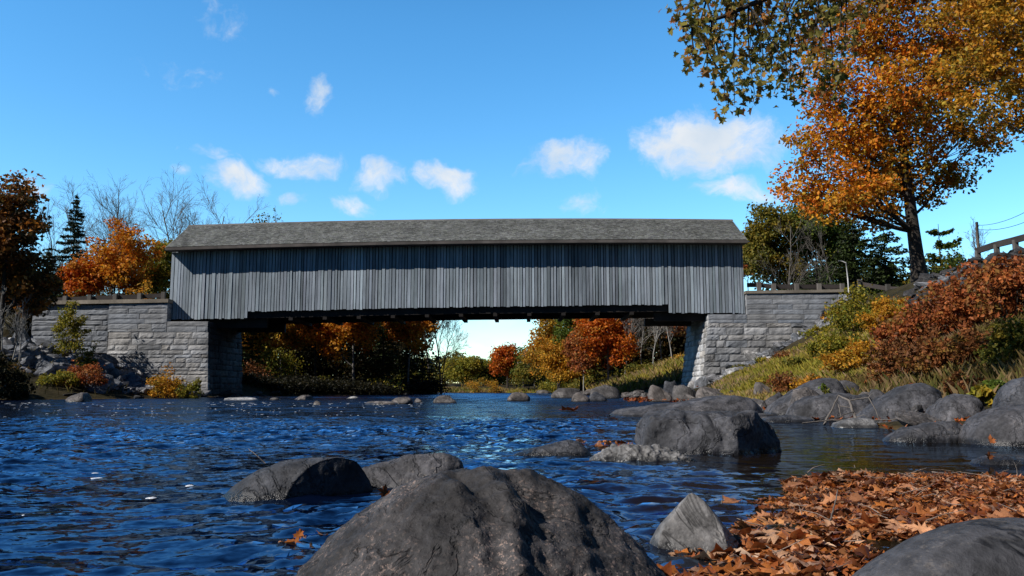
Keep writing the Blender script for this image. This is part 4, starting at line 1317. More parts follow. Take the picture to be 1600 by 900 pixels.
con_px(1482, 74, 350, 110, 'green', "tiered white pine right of the big maple trunk", 137, gap=1.05, leaf=.38, dens=3.2, droop=-.05, zb=.12, sparse=True, name="pine_tree", pw=.4)
shrub_px(1505, 70, 384, 60, 'green', "green bush behind the stone embankment by the utility pole", 138, n=40, per=50, leaf=.24, rc=.5)
shrub_px(1462, 68, 400, 60, 'olive', "olive bush at the foot of the tiered white pine", 139, n=40, per=50, leaf=.24, rc=.5)
tree_px(1176, 82, 372, 40, 450, 'rust', "rusty tree peeking out at the right end of the bridge", 140, n_cl=60, per=50, leaf=.28, tr=.12, rc=.45)
bare_px(1545, 84, 375, "small bare tree far behind the utility pole", 141, spread=.5, tr=.1, clear=.2)

# big maple: trunk forks, crown fans to the left and up out of the frame
Xm, Ym = P(1440, 450, 57)[0], 57.0
zm = gz(Xm, Ym)
def mp(px, py, dy=0.0):
    q = P(px, py, Ym + dy)
    return np.array([q[0] - Xm, dy, q[2] - zm])
LOB = []
for (px, py, dy, rx, rz) in [(1290, 215, 0, 62, 45), (1270, 290, 1, 55, 38), (1335, 300, -2, 66, 45), (1400, 250, 0, 80, 60), (1470, 280, 1, 66, 44), (1500, 220, -1, 62, 40), (1330, 230, 2.5, 70, 50),
                             (1330, 150, 0, 76, 50), (1420, 150, -2.5, 86, 60), (1500, 130, 1, 70, 50), (1330, 70, 1, 86, 52), (1420, 60, 0, 90, 60), (1510, 50, 2, 80, 60), (1370, -30, 0, 110, 60), (1480, -40, 0, 100, 60),
                             (1430, -110, 0, 100, 60), (1250, 235, -.5, 30, 26), (1400, 200, 3, 80, 60), (1290, 120, -1, 50, 40), (1540, 110, 2, 60, 50), (1545, 200, 2, 40, 36), (1560, 20, 3, 70, 60), (1450, 110, 4, 90, 60), (1250, 280, 0, 36, 30), (1300, 325, -1, 46, 26), (1372, 335, 1, 40, 22), (1370, 300, 3, 70, 40)]:
    c = mp(px, py, dy)
    LOB.append((c[0], c[1], c[2], rx / F_PX * Ym, rx / F_PX * Ym * .9, rz / F_PX * Ym))
def maple_col(c, k):
    g = np.clip((c[:, 0] + 2.5) / 5, 0, 1)[:, None] * np.clip((14 - c[:, 2]) / 8, 0, 1)[:, None] * (np.arange(len(c)) % 5 > 1)[:, None]
    return k * (1 - .75 * g) + np.array([.11, .115, .015]) * .75 * g
broadleaf(Xm, Ym, zm, 26, 7, 8.0, 'maple', "large orange maple with thick dark trunk beside the guardrail", 150, n_cl=900, per=62, leaf=.28, tr=.56, rc=.6, lobes=LOB, name="maple_tree", lean=(-2.2, 0), colf=maple_col, trunk_top=.8)

# tree on the embankment at the right edge
Xe, Ye = P(1650, 300, 34)[0], 34.0
ze = gz(Xe, Ye)
def ep(px, py, dy=0.0):
    q = P(px, py, Ye + dy)
    return np.array([q[0] - Xe, dy, q[2] - ze])
LOB = []
for (px, py, dy, rx, rz) in [(1560, 40, 0, 62, 44), (1530, 95, .6, 60, 32), (1590, 100, -.6, 50, 40), (1530, 165, 0, 48, 20), (1590, 185, .5, 36, 26), (1640, 140, 0, 60, 60), (1660, 20, 0, 80, 60), (1600, -40, 0, 90, 50), (1700, -60, 0, 90, 60), (1750, 60, 0, 70, 60), (1500, 25, .8, 46, 32), (1720, 170, 0, 60, 40)]:
    c = ep(px, py, dy)
    LOB.append((c[0], c[1], c[2], rx / F_PX * Ye, rx / F_PX * Ye, rz / F_PX * Ye))
def edge_col(c, k):
    g = np.clip((5.4 - c[:, 2]) / 2.5, 0, 1)[:, None]
    return k * (1 - .85 * g) + np.array([.055, .08, .014]) * .85 * g
broadleaf(Xe, Ye, ze, ep(1600, -80)[2], 4, 3.2, 'gold', "gold and green leaved tree leaning in at the upper right corner", 151, n_cl=330, per=58, leaf=.2, tr=.26, rc=.42, lobes=LOB, name="broadleaf_tree", lean=(-1.3, 0), bark='bark_grey', colf=edge_col)

# near oak branch hanging into the top of the frame
Xo, Yo = 8.9, 11.6
zo = gz(Xo, Yo)
rng = np.random.default_rng(152)
root = empty("oak_tree", (Xo, Yo, zo))
tag(root, "near tree whose branch of big green brown leaves hangs into the top edge", "tree")
O = np.array([Xo, Yo, zo])
tb = MB()
tk = np.array([[0, 0, -.2], [.05, .05, 2.2], [-.05, 0, 4.4], [.1, .1, 6.6], [0, 0, 9.0]])
tb.tube(tk, [.2, .165, .14, .1, .04], 9)
tipsC, tipsR = [], []
limbs = []
for (p0z, pts_px) in ((4.2, [(1600, -60, 11.4), (1440, -70, 11.0), (1300, -40, 10.7), (1190, 0, 10.4), (1120, 30, 10.2), (1066, 42, 10.0)]),
                      (4.6, [(1620, -110, 12.0), (1480, -120, 12.2), (1330, -95, 12.0), (1230, -55, 11.8), (1150, -20, 11.6), (1085, 8, 11.4)])):
    L = [np.array([0, 0, p0z])] + [P(*q) - O for q in pts_px]
    L = np.array(L)
    t = np.linspace(0, len(L) - 1, 22)
    Ls = np.column_stack([np.interp(t, range(len(L)), L[:, j]) for j in range(3)])
    tb.tube(Ls, np.linspace(.085, .014, 22), 6)
    limbs.append(Ls)
tw = [(1075, 40), (1062, 25), (1085, 75), (1090, 110), (1098, 118), (1105, 60), (1125, 35), (1130, 90), (1120, 130), (1140, 160), (1148, 172), (1160, 115), (1165, 140), (1180, 160), (1172, 80), (1150, 60), (1195, 110),
      (1205, 60), (1200, 30), (1215, 90), (1220, 135), (1228, 158), (1238, 108), (1250, 60), (1255, 25), (1262, 130), (1270, 90), (1285, 50), (1292, 120), (1300, 150), (1310, 85), (1305, 30), (1325, 60), (1340, 20), (1316, 110),
      (1180, 20), (1160, 5), (1100, 8), (1120, 0), (1225, 5), (1280, 5), (1190, 140), (1245, 150), (1210, 118), (1185, 95), (1145, 25), (1232, 30), (1300, 140), (1135, 170), (1090, 20), (1275, 20), (1330, 0), (1380, -20), (1360, 10)]
for (px, py) in tw:
    Y = rng.uniform(9.9, 11.9)
    c = P(px, py - 8, Y) - O
    allp = np.concatenate(limbs)
    hi = allp[allp[:, 2] > c[2] - .3]
    d = np.linalg.norm((hi - c) * np.array([1, 1, .5]), axis=1)
    j = hi[np.argsort(d)[rng.integers(0, 3)]]
    cv = curve(j, c, rng, 7, wob=.08, up=.12)
    tb.tube(cv, np.linspace(.016, .004, 7), 4, cap=False)
    tipsC += [c, cv[5] + rng.normal(size=3) * .05, cv[3] + rng.normal(size=3) * .08]; tipsR += [.15, .14, .12]
for k in range(46):      # the rest of its crown, above and right of the frame
    c = np.array([rng.uniform(-2.6, 3.0), rng.uniform(-2.2, 2.4), rng.uniform(6.9, 9.8)])
    tb.tube(curve(np.array([0, 0, rng.uniform(4.5, 8)]), c, rng, 6, wob=.1), np.linspace(.04, .006, 6), 4, cap=False)
    tipsC.append(c); tipsR.append(.4)
tb.build("trunk", M['bark'], root, True)
tipsC, tipsR = np.array(tipsC), np.array(tipsR)
crown_mesh("crown", tipsC, tipsR, np.where(tipsR > .3, 60, 10), .108, 'oakgreen', rng, root, shape='maple', flat=.9)

# ------------------------------------------------------------------ shrubs on the left bank
for i, (px, Y, top, w, pal, lab, kw) in enumerate([
    (104, 54.5, 472, 40, 'yellowgreen', "upright yellow green bush in front of the left stone wall", dict(leaf=.16, n=40)),
    (140, 45.5, 568, 58, 'rust', "dark red bush on the left riprap bank", dict(leaf=.12, n=44)),
    (92, 44.5, 582, 52, 'yellowgreen', "yellow green bush left of the dark red bush", dict(leaf=.12, n=34)),
    (262, 48.5, 580, 50, 'gold', "golden bush at the foot of the left abutment", dict(leaf=.12, n=40)),
    (297, 48.2, 592, 34, 'yellowgreen', "low yellow green bush right of the golden bush at the abutment foot", dict(leaf=.12, n=26)),
    (134, 49, 545, 26, 'olive', "small olive bush among the left riprap stones", dict(leaf=.13, n=20)),
    (2, 40, 565, 66, 'darkmix', "large dark bush at the waters edge in the left corner", dict(leaf=.16, n=50)),
    (-34, 38, 530, 80, 'darkmix', "tall dark bush cut by the left edge of the photo", dict(leaf=.16, n=50))]):
    shrub_px(px, Y, top, w, pal, lab, 160 + i, per=60, **kw)
bare_px(8, 46, 462, "pale multi stemmed bare sapling over the left riprap", 175, spread=.4, tr=.07, clear=.35, bark='bark_birch', stems=3, fine=.6)
bare_px(24, 47, 480, "thin pale bare sapling right of the multi stemmed one", 176, spread=.4, tr=.05, clear=.4, bark='bark_birch', stems=2, fine=.5)

# ------------------------------------------------------------------ shrubs on the right bank
for i, (px, Y, top, w, pal, lab, kw) in enumerate([
    (1160, 46, 583, 44, 'olive', "tuft of olive weeds nearest the foot of the right abutment", dict(n=22, leaf=.1, per=30)),
    (1205, 42, 560, 50, 'yellowgreen', "ragged yellow green weeds in the middle of the grassy slope", dict(n=26, leaf=.1, per=34)),
    (1235, 38, 552, 50, 'brown', "pinkish brown dead weeds on the grassy slope", dict(n=24, leaf=.08, per=34)),
    (1290, 40, 512, 56, 'yellowgreen', "yellow green bush at the top of the grass below the stone wall", dict(n=30, leaf=.11, per=40)),
    (1322, 44, 470, 50, 'gold', "golden leaved sapling against the right end of the stone wall", dict(n=26, leaf=.12, per=34)),
    (1200, 30, 590, 60, 'yellowgreen', "low yellow green clump at the foot of the grassy slope", dict(n=26, leaf=.08, per=34)),
    (1352, 34, 452, 96, 'yellowgreen', "tall yellow green bush at the right end of the stone wall", dict(n=60, leaf=.12, per=70)),
    (1392, 31, 470, 70, 'gold', "golden bush between the yellow green bush and the russet bushes", dict(n=50, leaf=.11, per=60)),
    (1312, 32, 520, 80, 'yellowgreen', "low yellow green bush on the grassy right bank", dict(n=46, leaf=.11, per=60)),
    (1262, 33, 560, 60, 'olive', "small olive bush low on the grassy right bank", dict(n=34, leaf=.1, per=50)),
    (1345, 24, 535, 84, 'gold', "brown gold bush above the slabs on the right bank", dict(n=46, leaf=.085, per=60)),
    (1420, 25, 490, 86, 'rust', "russet bush left in the row of red brown bushes", dict(n=75, leaf=.125, per=34)),
    (1478, 24, 446, 90, 'rust', "russet bush in the middle of the row of red brown bushes", dict(n=80, leaf=.125, per=34)),
    (1536, 22, 424, 92, 'rust', "tall russet bush in front of the stone embankment", dict(n=80, leaf=.125, per=34)),
    (1592, 20, 400, 96, 'rust', "tallest red brown bush at the right edge of the photo", dict(n=87, leaf=.125, per=34)),
    (1400, 18, 535, 90, 'brown', "brown bush overhanging the slabs in the middle right", dict(n=62, leaf=.085, per=42)),
    (1460, 16, 520, 90, 'brown', "brown leaved bush behind the driftwood", dict(n=70, leaf=.085, per=42)),
    (1530, 15, 515, 90, 'brown', "brown leaved bush above the two dark right boulders", dict(n=70, leaf=.085, per=42)),
    (1590, 13.5, 500, 80, 'olive', "olive brown bush at the right edge above the boulders", dict(n=50, leaf=.07, per=60)),
    (1500, 12.2, 585, 50, 'brown', "small brown bush drooping onto the right shore boulders", dict(n=30, leaf=.06, per=50)),
    (1425, 12.5, 600, 34, 'rust', "little rust coloured sprig on the right shore slab", dict(n=16, leaf=.05, per=36)),
    (1532, 10.5, 612, 34, 'yellowgreen', "leafy yellow green plant beside the right shore boulders", dict(n=16, leaf=.1, per=16)),
    (1552, 10.8, 590, 40, 'green', "dark green plant behind the upper right boulder", dict(n=20, leaf=.09, per=24)),
    (1288, 14.8, 602, 22, 'green', "small green plant on the sloping slab", dict(n=10, leaf=.1, per=14)),
    (1232, 24, 582, 60, 'brown', "brown low bush at the edge of the grassy bank", dict(n=30, leaf=.08, per=50)),
    (1270, 20, 590, 50, 'gold', "golden brown weeds above the sloping slab", dict(n=26, leaf=.08, per=50))]):
    shrub_px(px, Y, top, w, pal, lab, 180 + i, **kw)

# ------------------------------------------------------------------ grass
def grass(name, region, n, h, label, seed, pal=((.38, .31, .045), (.26, .26, .035), (.46, .33, .10), (.42, .28, .17), (.17, .19, .025)), w=.02):
    rng = np.random.default_rng(seed)
    q = region(rng, n)
    z = terrain(q)
    k = len(q)
    hh = h * rng.uniform(.4, 1.25, k) * (1 + .4 * vnoise(np.column_stack([q * .6, 0 * z]), 4))
    a = rng.uniform(0, 2 * PI, k)
    d = np.column_stack([np.cos(a), np.sin(a), 0 * a]); l = np.column_stack([-d[:, 1], d[:, 0], 0 * a])
    b = np.column_stack([q, z - .03])
    m = b + np.array([0, 0, 1.0]) * (hh * .6)[:, None] + l * (hh * .12)[:, None]
    t = b + np.array([0, 0, 1.0]) * hh[:, None] + l * (hh * rng.uniform(.2, .6, k))[:, None]
    V = np.stack([b - d * w, b + d * w, m + d * w * .8, t, m - d * w * .8], 1).reshape(-1, 3)
    patch = vnoise(np.column_stack([q * .35, 0 * z]), 31)
    pc = np.array(pal)[np.clip(((patch + 1) * .5 * len(pal) + rng.normal(0, .9, k)).astype(int), 0, len(pal) - 1)] * rng.uniform(.6, 1.3, k)[:, None]
    o = mesh_obj(name, V, [np.arange(k * 5).reshape(k, 5)], M['grassblade'], None, np.repeat(pc, 5, axis=0))
    tag(o, label, "grass", None, "stuff")
def spots_px(poly, Yf, n, seed):
    """points spread over the ground inside a pixel polygon; Yf gives the range of depth"""
    rng = np.random.default_rng(seed)
    out, poly = [], np.array(poly, float)
    tries = 0
    while len(out) < n and tries < 60:
        tries += 1
        Y = rng.uniform(*Yf, 9000)
        px = rng.uniform(poly[:, 0].min(), poly[:, 0].max(), 9000)
        X = (px - 800) / F_PX * Y
        z = terrain(np.column_stack([X, Y]))
        v = (z - CAM_H) / Y
        th = np.arctan(v) - PITCH
        py = 450 - np.tan(th) * F_PX
        px2 = 800 + (X / (Y * CP + (z - CAM_H) * SP)) * F_PX
        ok = inside(np.column_stack([px2, py]), poly) & (z > .02)
        out += [(a, b) for a, b in zip(X[ok], Y[ok])]
    return out[:n]
def reg_right(x0d, x1d, y0, y1):
    def f(rng, n):
        y = rng.uniform(y0, y1, n)
        xr = np.interp(y, BR[:, 1], BR[:, 0])
        return np.column_stack([xr + rng.uniform(x0d, x1d, n), y])
    return f
def reg_px(poly, Yf):
    def f(rng, n): return np.array(spots_px(poly, Yf, n, 9))
    return f
grass("bank_grass", reg_px([(1108, 614), (1135, 590), (1190, 570), (1250, 544), (1305, 512), (1335, 482), (1420, 470), (1420, 640), (1120, 640)], (22, 55.5)), 80000, .27, "yellow green tufted grass on the bank in front of the right abutment", 200, w=.007)
grass("bank_grass", reg_right(.8, 22, 66, 112), 45000, .7, "yellow brown grass on the right bank beyond the bridge", 201, w=.016)
grass("bank_grass", reg_right(2.4, 8, 13, 27), 26000, .22, "dry brown grass under the right bank bushes", 202, ((.2, .13, .04), (.16, .13, .03), (.25, .15, .08)), w=.005)
grass("bank_grass", reg_right(1.6, 16, 2, 20), 26000, .3, "dry grass and weeds on the near right bank", 205, ((.2, .14, .05), (.14, .13, .03), (.25, .17, .08), (.09, .10, .02)), w=.007)
def far_reg(rng, n):
    x = rng.uniform(-22, 8, n)
    return np.column_stack([x, np.interp(x, [-22, -5, 6, 8], [161, 153, 141, 130]) + rng.uniform(0.2, 6, n)])
grass("bank_grass", far_reg, 7000, .5, "yellow grass along the far bank", 203, w=.06)
def left_reg(rng, n):
    q = np.column_stack([rng.uniform(-60, -9, n), rng.uniform(34, 96, n)])
    d = seg_dist(q, BL)
    return q[(d > .5) & (d < 12) & ~inside(q, POLY_W) & ~((q[:, 1] > 56) & (q[:, 1] < 66))]
grass("bank_grass", left_reg, 16000, .4, "dark weeds and grass on the left bank", 204, ((.05, .05, .015), (.09, .08, .02), (.14, .11, .03)), w=.02)

# ------------------------------------------------------------------ rocks
import bmesh
def ico(sub):
    bm = bmesh.new()
    bmesh.ops.create_icosphere(bm, subdivisions=sub, radius=1.0)
    V = np.array([v.co[:] for v in bm.verts]); F = np.array([[v.index for v in f.verts] for f in bm.faces])
    bm.free()
    return V, F
ICO = {s: ico(s) for s in (2, 3, 4, 5)}

def rock_shape(seed, sub=4, ncut=9, box=.75, rough=.08, cutd=(.62, .9)):
    rng = np.random.default_rng(seed)
    V, F = ICO[sub]
    V = V.copy()
    V = np.sign(V) * np.abs(V) ** box
    for i in range(ncut):
        n = unit(rng.normal(size=3))
        d = rng.uniform(*cutd)
        e = V @ n - d
        V = V - np.clip(e, 0, None)[:, None] * n * .92
    N_ = unit(V)
    V = V + N_ * (fbm(V * 1.6 + seed, 4, seed) * rough)[:, None] + N_ * (fbm(V * 6 + seed, 3, seed + 3) * rough * .25)[:, None]
    return V, F

def rock_px(l, r, top, wy, label, seed, mat='rock', depth=.7, sink=.35, tilt=0, ncut=9, box=.75, rough=.08, sub=4, group=None, name="boulder", zg=0.0, Y=None, cat="rock"):
    if Y is None:
        Y = (CAM_H - zg) * F_PX / max(.8, (wy - HOR))
    X0, X1 = P(l, wy, Y)[0], P(r, wy, Y)[0]
    hw = (X1 - X0) / 2 * 1.04
    yc = Y + hw * depth * .75
    sc_ = yc / Y
    ztop = P((l + r) / 2, top, yc)[2]
    hz = max(.04, ztop - zg)
    V, F = rock_shape(seed, sub, ncut, box, rough)
    m = V[:, 2].max()
    V = V / np.array([np.abs(V[:, 0]).max(), np.abs(V[:, 1]).max(), m])
    rz = hz * (1 + sink)
    ct, st = math.cos(tilt), math.sin(tilt)
    V = V * np.array([hw * sc_, hw * depth, rz])
    V = np.column_stack([V[:, 0], V[:, 1], V[:, 2]])
    V[:, 2] += V[:, 0] * st
    o = mesh_obj(name, V, [F], M[mat], None, None, True)
    o.location = ((X0 + X1) / 2 * sc_, yc, zg - hz * sink)
    tag(o, label, cat, group)
    return o

def hump(prof, D, ry, label, seed, mat='rock', pf=2.4, qf=.6, rough=.02, skirt=.12, nx=150, ny=90, steps=(), post=None, cuts=(), group=None, name="boulder", front=1.0, freq=4.0, fine=.25):
    """boulder whose skyline follows prof (pixels read at depth D), rounded in depth by ry"""
    pr = np.array([P(a, b, D)[[0, 2]] for a, b in prof])
    x0, x1 = pr[0, 0], pr[-1, 0]
    xc, hw = (x0 + x1) / 2, (x1 - x0) / 2
    s = np.sin(np.linspace(-1, 1, nx) * PI / 2 * .999)
    t = np.sin(np.linspace(-1, 1, ny) * PI / 2 * .999)
    xs = xc + s * hw
    Hx = np.interp(xs, pr[:, 0], pr[:, 1])
    kern = np.ones(5) / 5
    Hs = np.convolve(np.pad(Hx, 2, mode='edge'), kern, 'valid')
    Wd = (1 - np.abs(s) ** 2.6 * .93) ** .5
    S, T = np.meshgrid(xs, t, indexing='ij')
    tt = np.where(T < 0, T, T)
    Z = (Hs[:, None] + skirt) * (1 - np.abs(tt) ** pf) ** qf - skirt
    Yg = T * ry * Wd[:, None] * np.where(T < 0, front, 1.0)
    X = S - xc
    for f in steps:
        Z = Z - f(X, Yg)
    if post: Z = post(X, Yg, Z)
    p = np.column_stack([X.ravel(), Yg.ravel(), Z.ravel()])
    for n, d in cuts:
        n = unit(np.array(n, float)); e = p @ n - d
        p = p - np.clip(e, 0, None)[:, None] * n * .95
    G = p.reshape(nx, ny, 3)
    du, dv = np.gradient(G, axis=0), np.gradient(G, axis=1)
    nn = unit(np.cross(du, dv)).reshape(-1, 3)
    q = p * freq / max(hw, .05) * .5
    amp = rough * hw * 2
    p = p + nn * (fbm(q + seed, 4, seed) * amp)[:, None] + nn * (fbm(q * 5 + seed, 4, seed + 5) * amp * fine)[:, None]
    mb = MB(); mb.grid(p.reshape(nx, ny, 3))
    o = mb.build(name, M[mat], None, True)
    o.location = (xc, D, 0)
    tag(o, label, "rock", group)
    return o

def sstep(a, b, x):
    k = np.clip((x - a) / (b - a), 0, 1)
    return k * k * (3 - 2 * k)

# foreground boulder: smooth dome with soft gullies running down its right half
def cleft(X, Y, Z):
    q = np.column_stack([X.ravel() * 5, Y.ravel() * 5, Z.ravel() * 5])
    w = fbm(q, 3, 71).reshape(X.shape) * .020
    s1 = X - (.030 - .24 * Y) + w
    Z = Z - .082 * sstep(0, .075, s1) * sstep(.10, -.05, Y) * (1 - .8 * sstep(.09, .26, s1))
    s2 = X - (-.075 - .36 * Y) + w
    Z = Z - .034 * sstep(0, .06, s2) * sstep(.03, -.05, Y) * (1 - sstep(.06, .17, s2)) * sstep(-.34, -.16, Y)
    s3 = X - (.185 - .20 * Y) + w
    return Z - .035 * sstep(0, .06, s3) * sstep(.08, -.04, Y) * (1 - .7 * sstep(.08, .2, s3))
hump([(395, 985), (440, 930), (468, 893), (505, 852), (560, 800), (622, 762), (680, 746), (738, 733), (762, 726), (830, 726), (868, 740), (900, 763), (960, 808), (1008, 856), (1040, 898), (1075, 960)], 1.75, .44,
     "big speckled dark boulder in the centre foreground with ridged right side", 301, 'rock_big', pf=2.0, qf=.75, rough=.009, skirt=.25, nx=340, ny=280, post=cleft, freq=6, fine=.55)
hump([(344, 800), (349, 778), (372, 757), (404, 734), (440, 719), (480, 714), (528, 713), (556, 720), (576, 742), (588, 770), (592, 800)], 3.5, .2,
     "smooth grey boulder with a pale left flank left of the big foreground boulder", 302, 'rock', rough=.012, nx=160, ny=100, cuts=(((.62, -.76, .08), .122),), freq=3)
hump([(540, 800), (548, 752), (568, 729), (604, 721), (640, 713), (680, 708.5), (704, 711), (720, 720), (728, 738), (732, 790)], 3.75, .16,
     "dark lumpy boulder behind the left shoulder of the foreground boulder", 303, 'rock', rough=.02, nx=160, ny=100, freq=5)
hump([(1006, 890), (1016, 848), (1030, 822), (1056, 794), (1080, 768), (1100, 782), (1122, 808), (1146, 838), (1164, 862), (1172, 890)], 2.33, .15,
     "small pointed pale grey stone standing at the edge of the leaf drift", 304, 'rock_pale', pf=1.8, qf=.8, rough=.008, nx=120, ny=90, skirt=.07, cuts=(((-.15, -.9, .42), .074), ((.78, -.5, .36), .104)), freq=3)
hump([(1300, 960), (1345, 899), (1390, 868), (1440, 842), (1500, 822), (1560, 812), (1600, 811), (1680, 820), (1760, 870), (1800, 960)], 1.12, .22,
     "smooth grey boulder filling the bottom right corner", 305, 'rock', rough=.006, nx=180, ny=120, skirt=.25, freq=3)
hump([(990, 725), (996, 695), (1001, 662), (1014, 647), (1042, 643), (1100, 645), (1165, 643), (1192, 651), (1211, 670), (1222, 692), (1226, 722)], 6.15, .42,
     "large dark boulder with flat top and hollows standing in the river right of centre", 306, 'rock', pf=4, qf=.5, rough=.022, nx=200, ny=130, skirt=.2, cuts=(((.68, -.7, .22), .36), ((-.25, -.92, .3), .36)), freq=5,
     steps=(lambda X, Y: .07 * np.exp(-((X + .17) / .045) ** 2 - ((Y + .30) / .12) ** 2), lambda X, Y: .05 * np.exp(-((X + .03) / .03) ** 2 - ((Y + .25) / .08) ** 2), lambda X, Y: .05 * np.exp(-((X - .02) / .03) ** 2 - ((Y + .36) / .07) ** 2)))
hump([(796, 716), (806, 709), (840, 699), (870, 691), (890, 686.5), (906, 690), (920, 703), (928, 716)], 5.7, .16,
     "low flat pale topped rock in mid stream left of the flat topped boulder", 307, 'rock', rough=.015, skirt=.06, nx=120, ny=70)
hump([(918, 728), (930, 712), (950, 700), (985, 694), (1020, 697), (1050, 705), (1080, 716), (1092, 728)], 5.25, .19,
     "low rough textured rock awash in front of the flat topped boulder", 308, 'rock_pale', rough=.03, skirt=.05, nx=140, ny=90, freq=7, fine=.5)
hump([(955, 650), (965, 643), (1000, 638), (1060, 628), (1110, 618), (1150, 617), (1172, 624), (1184, 636), (1190, 650)], 14.6, .75,
     "long flat slab sloping into the water behind the flat topped boulder", 309, 'rock', rough=.012, skirt=.1, nx=140, ny=70, pf=3)
hump([(1195, 648), (1204, 634), (1240, 612), (1275, 593), (1300, 590), (1312, 605), (1322, 630), (1328, 648)], 15.5, .7,
     "tilted dark slab rising to the right below the grassy bank", 310, 'rock', rough=.02, skirt=.1, nx=120, ny=70, pf=3)
hump([(1228, 656), (1238, 632), (1262, 620), (1310, 614), (1350, 617), (1362, 632), (1368, 656)], 12.6, .5,
     "broad grey slab behind the driftwood branch", 311, 'rock', rough=.02, skirt=.1, nx=120, ny=70, pf=3)
hump([(1338, 668), (1350, 646), (1378, 620), (1410, 604), (1440, 600), (1462, 610), (1470, 640), (1474, 668)], 11.2, .5,
     "sloping grey boulder streaked with dry grass under the brown bushes", 312, 'rock', rough=.02, skirt=.1, nx=120, ny=70, pf=3)
hump([(1448, 672), (1456, 642), (1474, 622), (1500, 615), (1520, 618), (1530, 640), (1536, 672)], 10.0, .4,
     "rounded brown grey boulder left of the two right edge boulders", 313, 'rock', rough=.03, skirt=.1, nx=110, ny=70, pf=3)
hump([(1376, 697), (1384, 684), (1410, 670), (1450, 660), (1480, 656.5), (1500, 662), (1510, 678), (1514, 697)], 7.4, .22,
     "low blue grey boulder at the waterline in front of the right edge boulders", 314, 'rock', rough=.02, skirt=.08, nx=120, ny=70, pf=3)
hump([(1506, 705), (1513, 672), (1530, 650), (1560, 638), (1600, 631), (1650, 630), (1690, 660), (1705, 705)], 7.1, .45,
     "large smooth blue grey boulder at the right edge of the water", 315, 'rock', rough=.012, skirt=.1, nx=130, ny=80, pf=3)
hump([(1552, 660), (1562, 625), (1572, 603), (1588, 592), (1612, 588), (1650, 592), (1680, 620), (1690, 660)], 8.4, .4,
     "upper blue grey boulder resting behind the large right edge boulder", 316, 'rock', rough=.012, skirt=.2, nx=120, ny=70, pf=3)
hump([(1515, 728), (1525, 718), (1560, 711), (1596, 712), (1650, 716), (1690, 728)], 5.2, .16,
     "thin flat rock barely above the water at the right edge", 317, 'rock', rough=.012, skirt=.04, nx=100, ny=50, pf=3)
hump([(1296, 672), (1305, 660), (1330, 653), (1362, 655), (1374, 672)], 10.2, .22,
     "small pale flat stone in the water under the driftwood", 318, 'rock_pale', rough=.015, skirt=.05, nx=80, ny=40, pf=3)
hump([(1182, 662), (1195, 653), (1230, 649), (1262, 651), (1276, 662)], 12.0, .3,
     "thin grey stone slab just breaking the water left of the driftwood", 319, 'rock', rough=.015, skirt=.05, nx=80, ny=40, pf=3)
